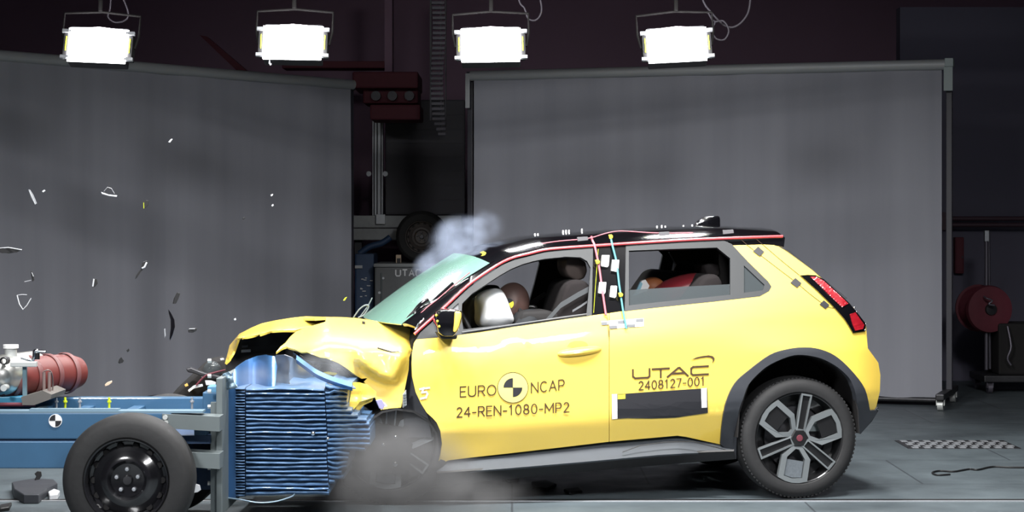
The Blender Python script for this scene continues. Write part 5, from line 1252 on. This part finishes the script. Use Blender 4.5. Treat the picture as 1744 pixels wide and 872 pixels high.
# child seat and child dummy in the back
cs_b = car2world(P(1160, 560, .5))
t = thing('child_carrier', 'red child seat lying across the rear bench, seen through the half open rear window', 'child seat', cs_b, PSI)
def ck(bm): 
    o_ = P(1160, 560, .5)
    for v in bm.verts: v.co -= o_
bm = NB(); blob(bm, [(1112, 498), (1124, 486), (1142, 476), (1165, 468), (1186, 465), (1193, 470), (1186, 482), (1178, 500), (1160, 520), (1120, 520)], .34, .70); ck(bm); obj('shell', bm, M['child_red'], t, local=True, smooth=60)
bm = NB(); blob(bm, [(1168, 500), (1180, 484), (1190, 470), (1195, 472), (1198, 488), (1196, 505), (1180, 512)], .36, .68); ck(bm); obj('padding', bm, M['dark'], t, local=True, smooth=60)
bm = NB(); tube(bm, [P(1176, 495, .34), P(1186, 480, .34), P(1193, 469, .34), P(1197, 482, .34), P(1195, 492, .34)], .004, 6); ck(bm); obj('piping', bm, M['ceramic'], t, local=True, smooth=60)
bm = NB(); cprism(bm, [(1110, 520), (1185, 510), (1195, 560), (1110, 590)], .32, .72, .02); ck(bm); obj('base', bm, M['black'], t, local=True, smooth=50)
cb = P(1110, 570, .62); t = thing('child_dummy', 'child crash dummy with orange brown head behind the rear window glass', 'dummy', car2world(cb), PSI)
J = [(Vector((0, 0, 0)), .09), (Vector((-.01, 0, .12)), .085), (Vector((-.01, 0, .20)), .04), (Vector((-.01, -.12, .15)), .04), (Vector((-.12, -.13, .05)), .03), (Vector((-.01, .12, .15)), .04), (Vector((-.12, .13, .05)), .03), (Vector((-.2, -.06, .0)), .05), (Vector((-.2, .06, .0)), .05)]
skin_body('body', t, J, [(0, 1), (1, 2), (1, 3), (3, 4), (1, 5), (5, 6), (0, 7), (0, 8)], 0, M['dummy_suit'])
hc = P(1112, 489, .62)-cb; bm = NB(); ball(bm, hc, (.070, .060, .058), 24); hh = obj('head', bm, M['orange'], t, local=True, smooth=70)
bm = NB(); q = P(1096, 487, .55)-cb; prism(bm, [q+Vector(p) for p in ((-.05, 0, -.05), (.02, 0, -.03), (.035, 0, .0), (.012, 0, .035), (-.01, 0, .03))], (0, .03, 0)); obj('cheek_patch', bm, M['white'], hh, local=True)
bm = NB(); q = P(1091, 489, .545)-cb; prism(bm, [q+Vector(p) for p in ((-.04, 0, -.05), (-.01, 0, -.04), (.012, 0, .02), (0, 0, .032))], (0, .02, 0)); obj('cheek_patch', bm, M['sky'], hh, local=True)

# ================================================================== SMOKE AND DUST
def smoke(name, c, r, dens, col, scale, label, thr=.42, seed=0., anis=.2):
    bm = NB(); bmesh.ops.create_icosphere(bm, subdivisions=3, radius=1)
    for v in bm.verts: v.co = Vector((v.co.x*r[0], v.co.y*r[1], v.co.z*r[2]))
    me = bpy.data.meshes.new(name); bm.to_mesh(me); bm.free()
    o = bpy.data.objects.new(name, me); COL.objects.link(o); o.location = c
    m = bpy.data.materials.new(name); m.use_nodes = True; nt = m.node_tree; nt.nodes.clear()
    out = nt.nodes.new('ShaderNodeOutputMaterial'); pv = nt.nodes.new('ShaderNodeVolumePrincipled'); nt.links.new(pv.outputs[0], out.inputs['Volume'])
    pv.inputs['Color'].default_value = (*col, 1); pv.inputs['Anisotropy'].default_value = anis
    tc = nt.nodes.new('ShaderNodeTexCoord'); mp = nt.nodes.new('ShaderNodeMapping'); mp.inputs['Scale'].default_value = (1/r[0], 1/r[1], 1/r[2])
    nt.links.new(tc.outputs['Object'], mp.inputs[0]); ln = nt.nodes.new('ShaderNodeVectorMath'); ln.operation = 'LENGTH'; nt.links.new(mp.outputs[0], ln.inputs[0])
    mr = nt.nodes.new('ShaderNodeMapRange'); mr.interpolation_type = 'SMOOTHSTEP'; mr.inputs[1].default_value = 1.; mr.inputs[2].default_value = .25; mr.inputs[3].default_value = 0; mr.inputs[4].default_value = 1
    nt.links.new(ln.outputs['Value'], mr.inputs[0])
    nz = nt.nodes.new('ShaderNodeTexNoise'); nz.inputs['Scale'].default_value = scale; nz.inputs['Detail'].default_value = 4; nz.noise_dimensions = '4D'; nz.inputs['W'].default_value = seed
    nt.links.new(tc.outputs['Object'], nz.inputs['Vector'])
    m2 = nt.nodes.new('ShaderNodeMapRange'); m2.inputs[1].default_value = thr; m2.inputs[2].default_value = thr+.3; nt.links.new(nz.outputs[0], m2.inputs[0])
    a = nt.nodes.new('ShaderNodeMath'); a.operation = 'MULTIPLY'; nt.links.new(mr.outputs[0], a.inputs[0]); nt.links.new(m2.outputs[0], a.inputs[1])
    b = nt.nodes.new('ShaderNodeMath'); b.operation = 'MULTIPLY'; b.inputs[1].default_value = dens; nt.links.new(a.outputs[0], b.inputs[0]); nt.links.new(b.outputs[0], pv.inputs['Density'])
    me.materials.append(m); return tagp(o, label, 'smoke', None, 'stuff')
smoke('airbag_smoke', W(782, 428, 12.4), (.22, .2, .24), 14, (.62, .72, .95), 7, 'blue white smoke rising behind the top of the windscreen', .36, 1.3)
smoke('airbag_smoke', W(740, 462, 12.4), (.15, .15, .15), 14, (.62, .72, .95), 9, 'blue white smoke low along the upper windscreen edge', .36, 4.)
smoke('airbag_smoke', W(815, 385, 12.4), (.18, .18, .12), 4, (.62, .72, .95), 8, 'faint smoke wisp above the roof front', .4, 6.)
smoke('tyre_dust', W(672, 812, 10.35), (.50, .22, .36), 8, (.36, .36, .37), 4, 'grey dust cloud around the crushed front wheel', .28, 2.)
smoke('tyre_dust', W(780, 846, 10.4), (.46, .25, .15), 4, (.36, .36, .37), 5, 'thin grey dust drifting under the front door', .32, 9.)
smoke('impact_dust', W(455, 640, 10.3), (.26, .16, .12), 4, (.7, .74, .8), 7, 'thin pale dust over the top of the ribbed barrier', .40, 5.)
smoke('impact_dust', W(560, 625, 10.35), (.2, .14, .11), 5, (.7, .74, .8), 8, 'thin pale dust in front of the open engine bay', .38, 7.)
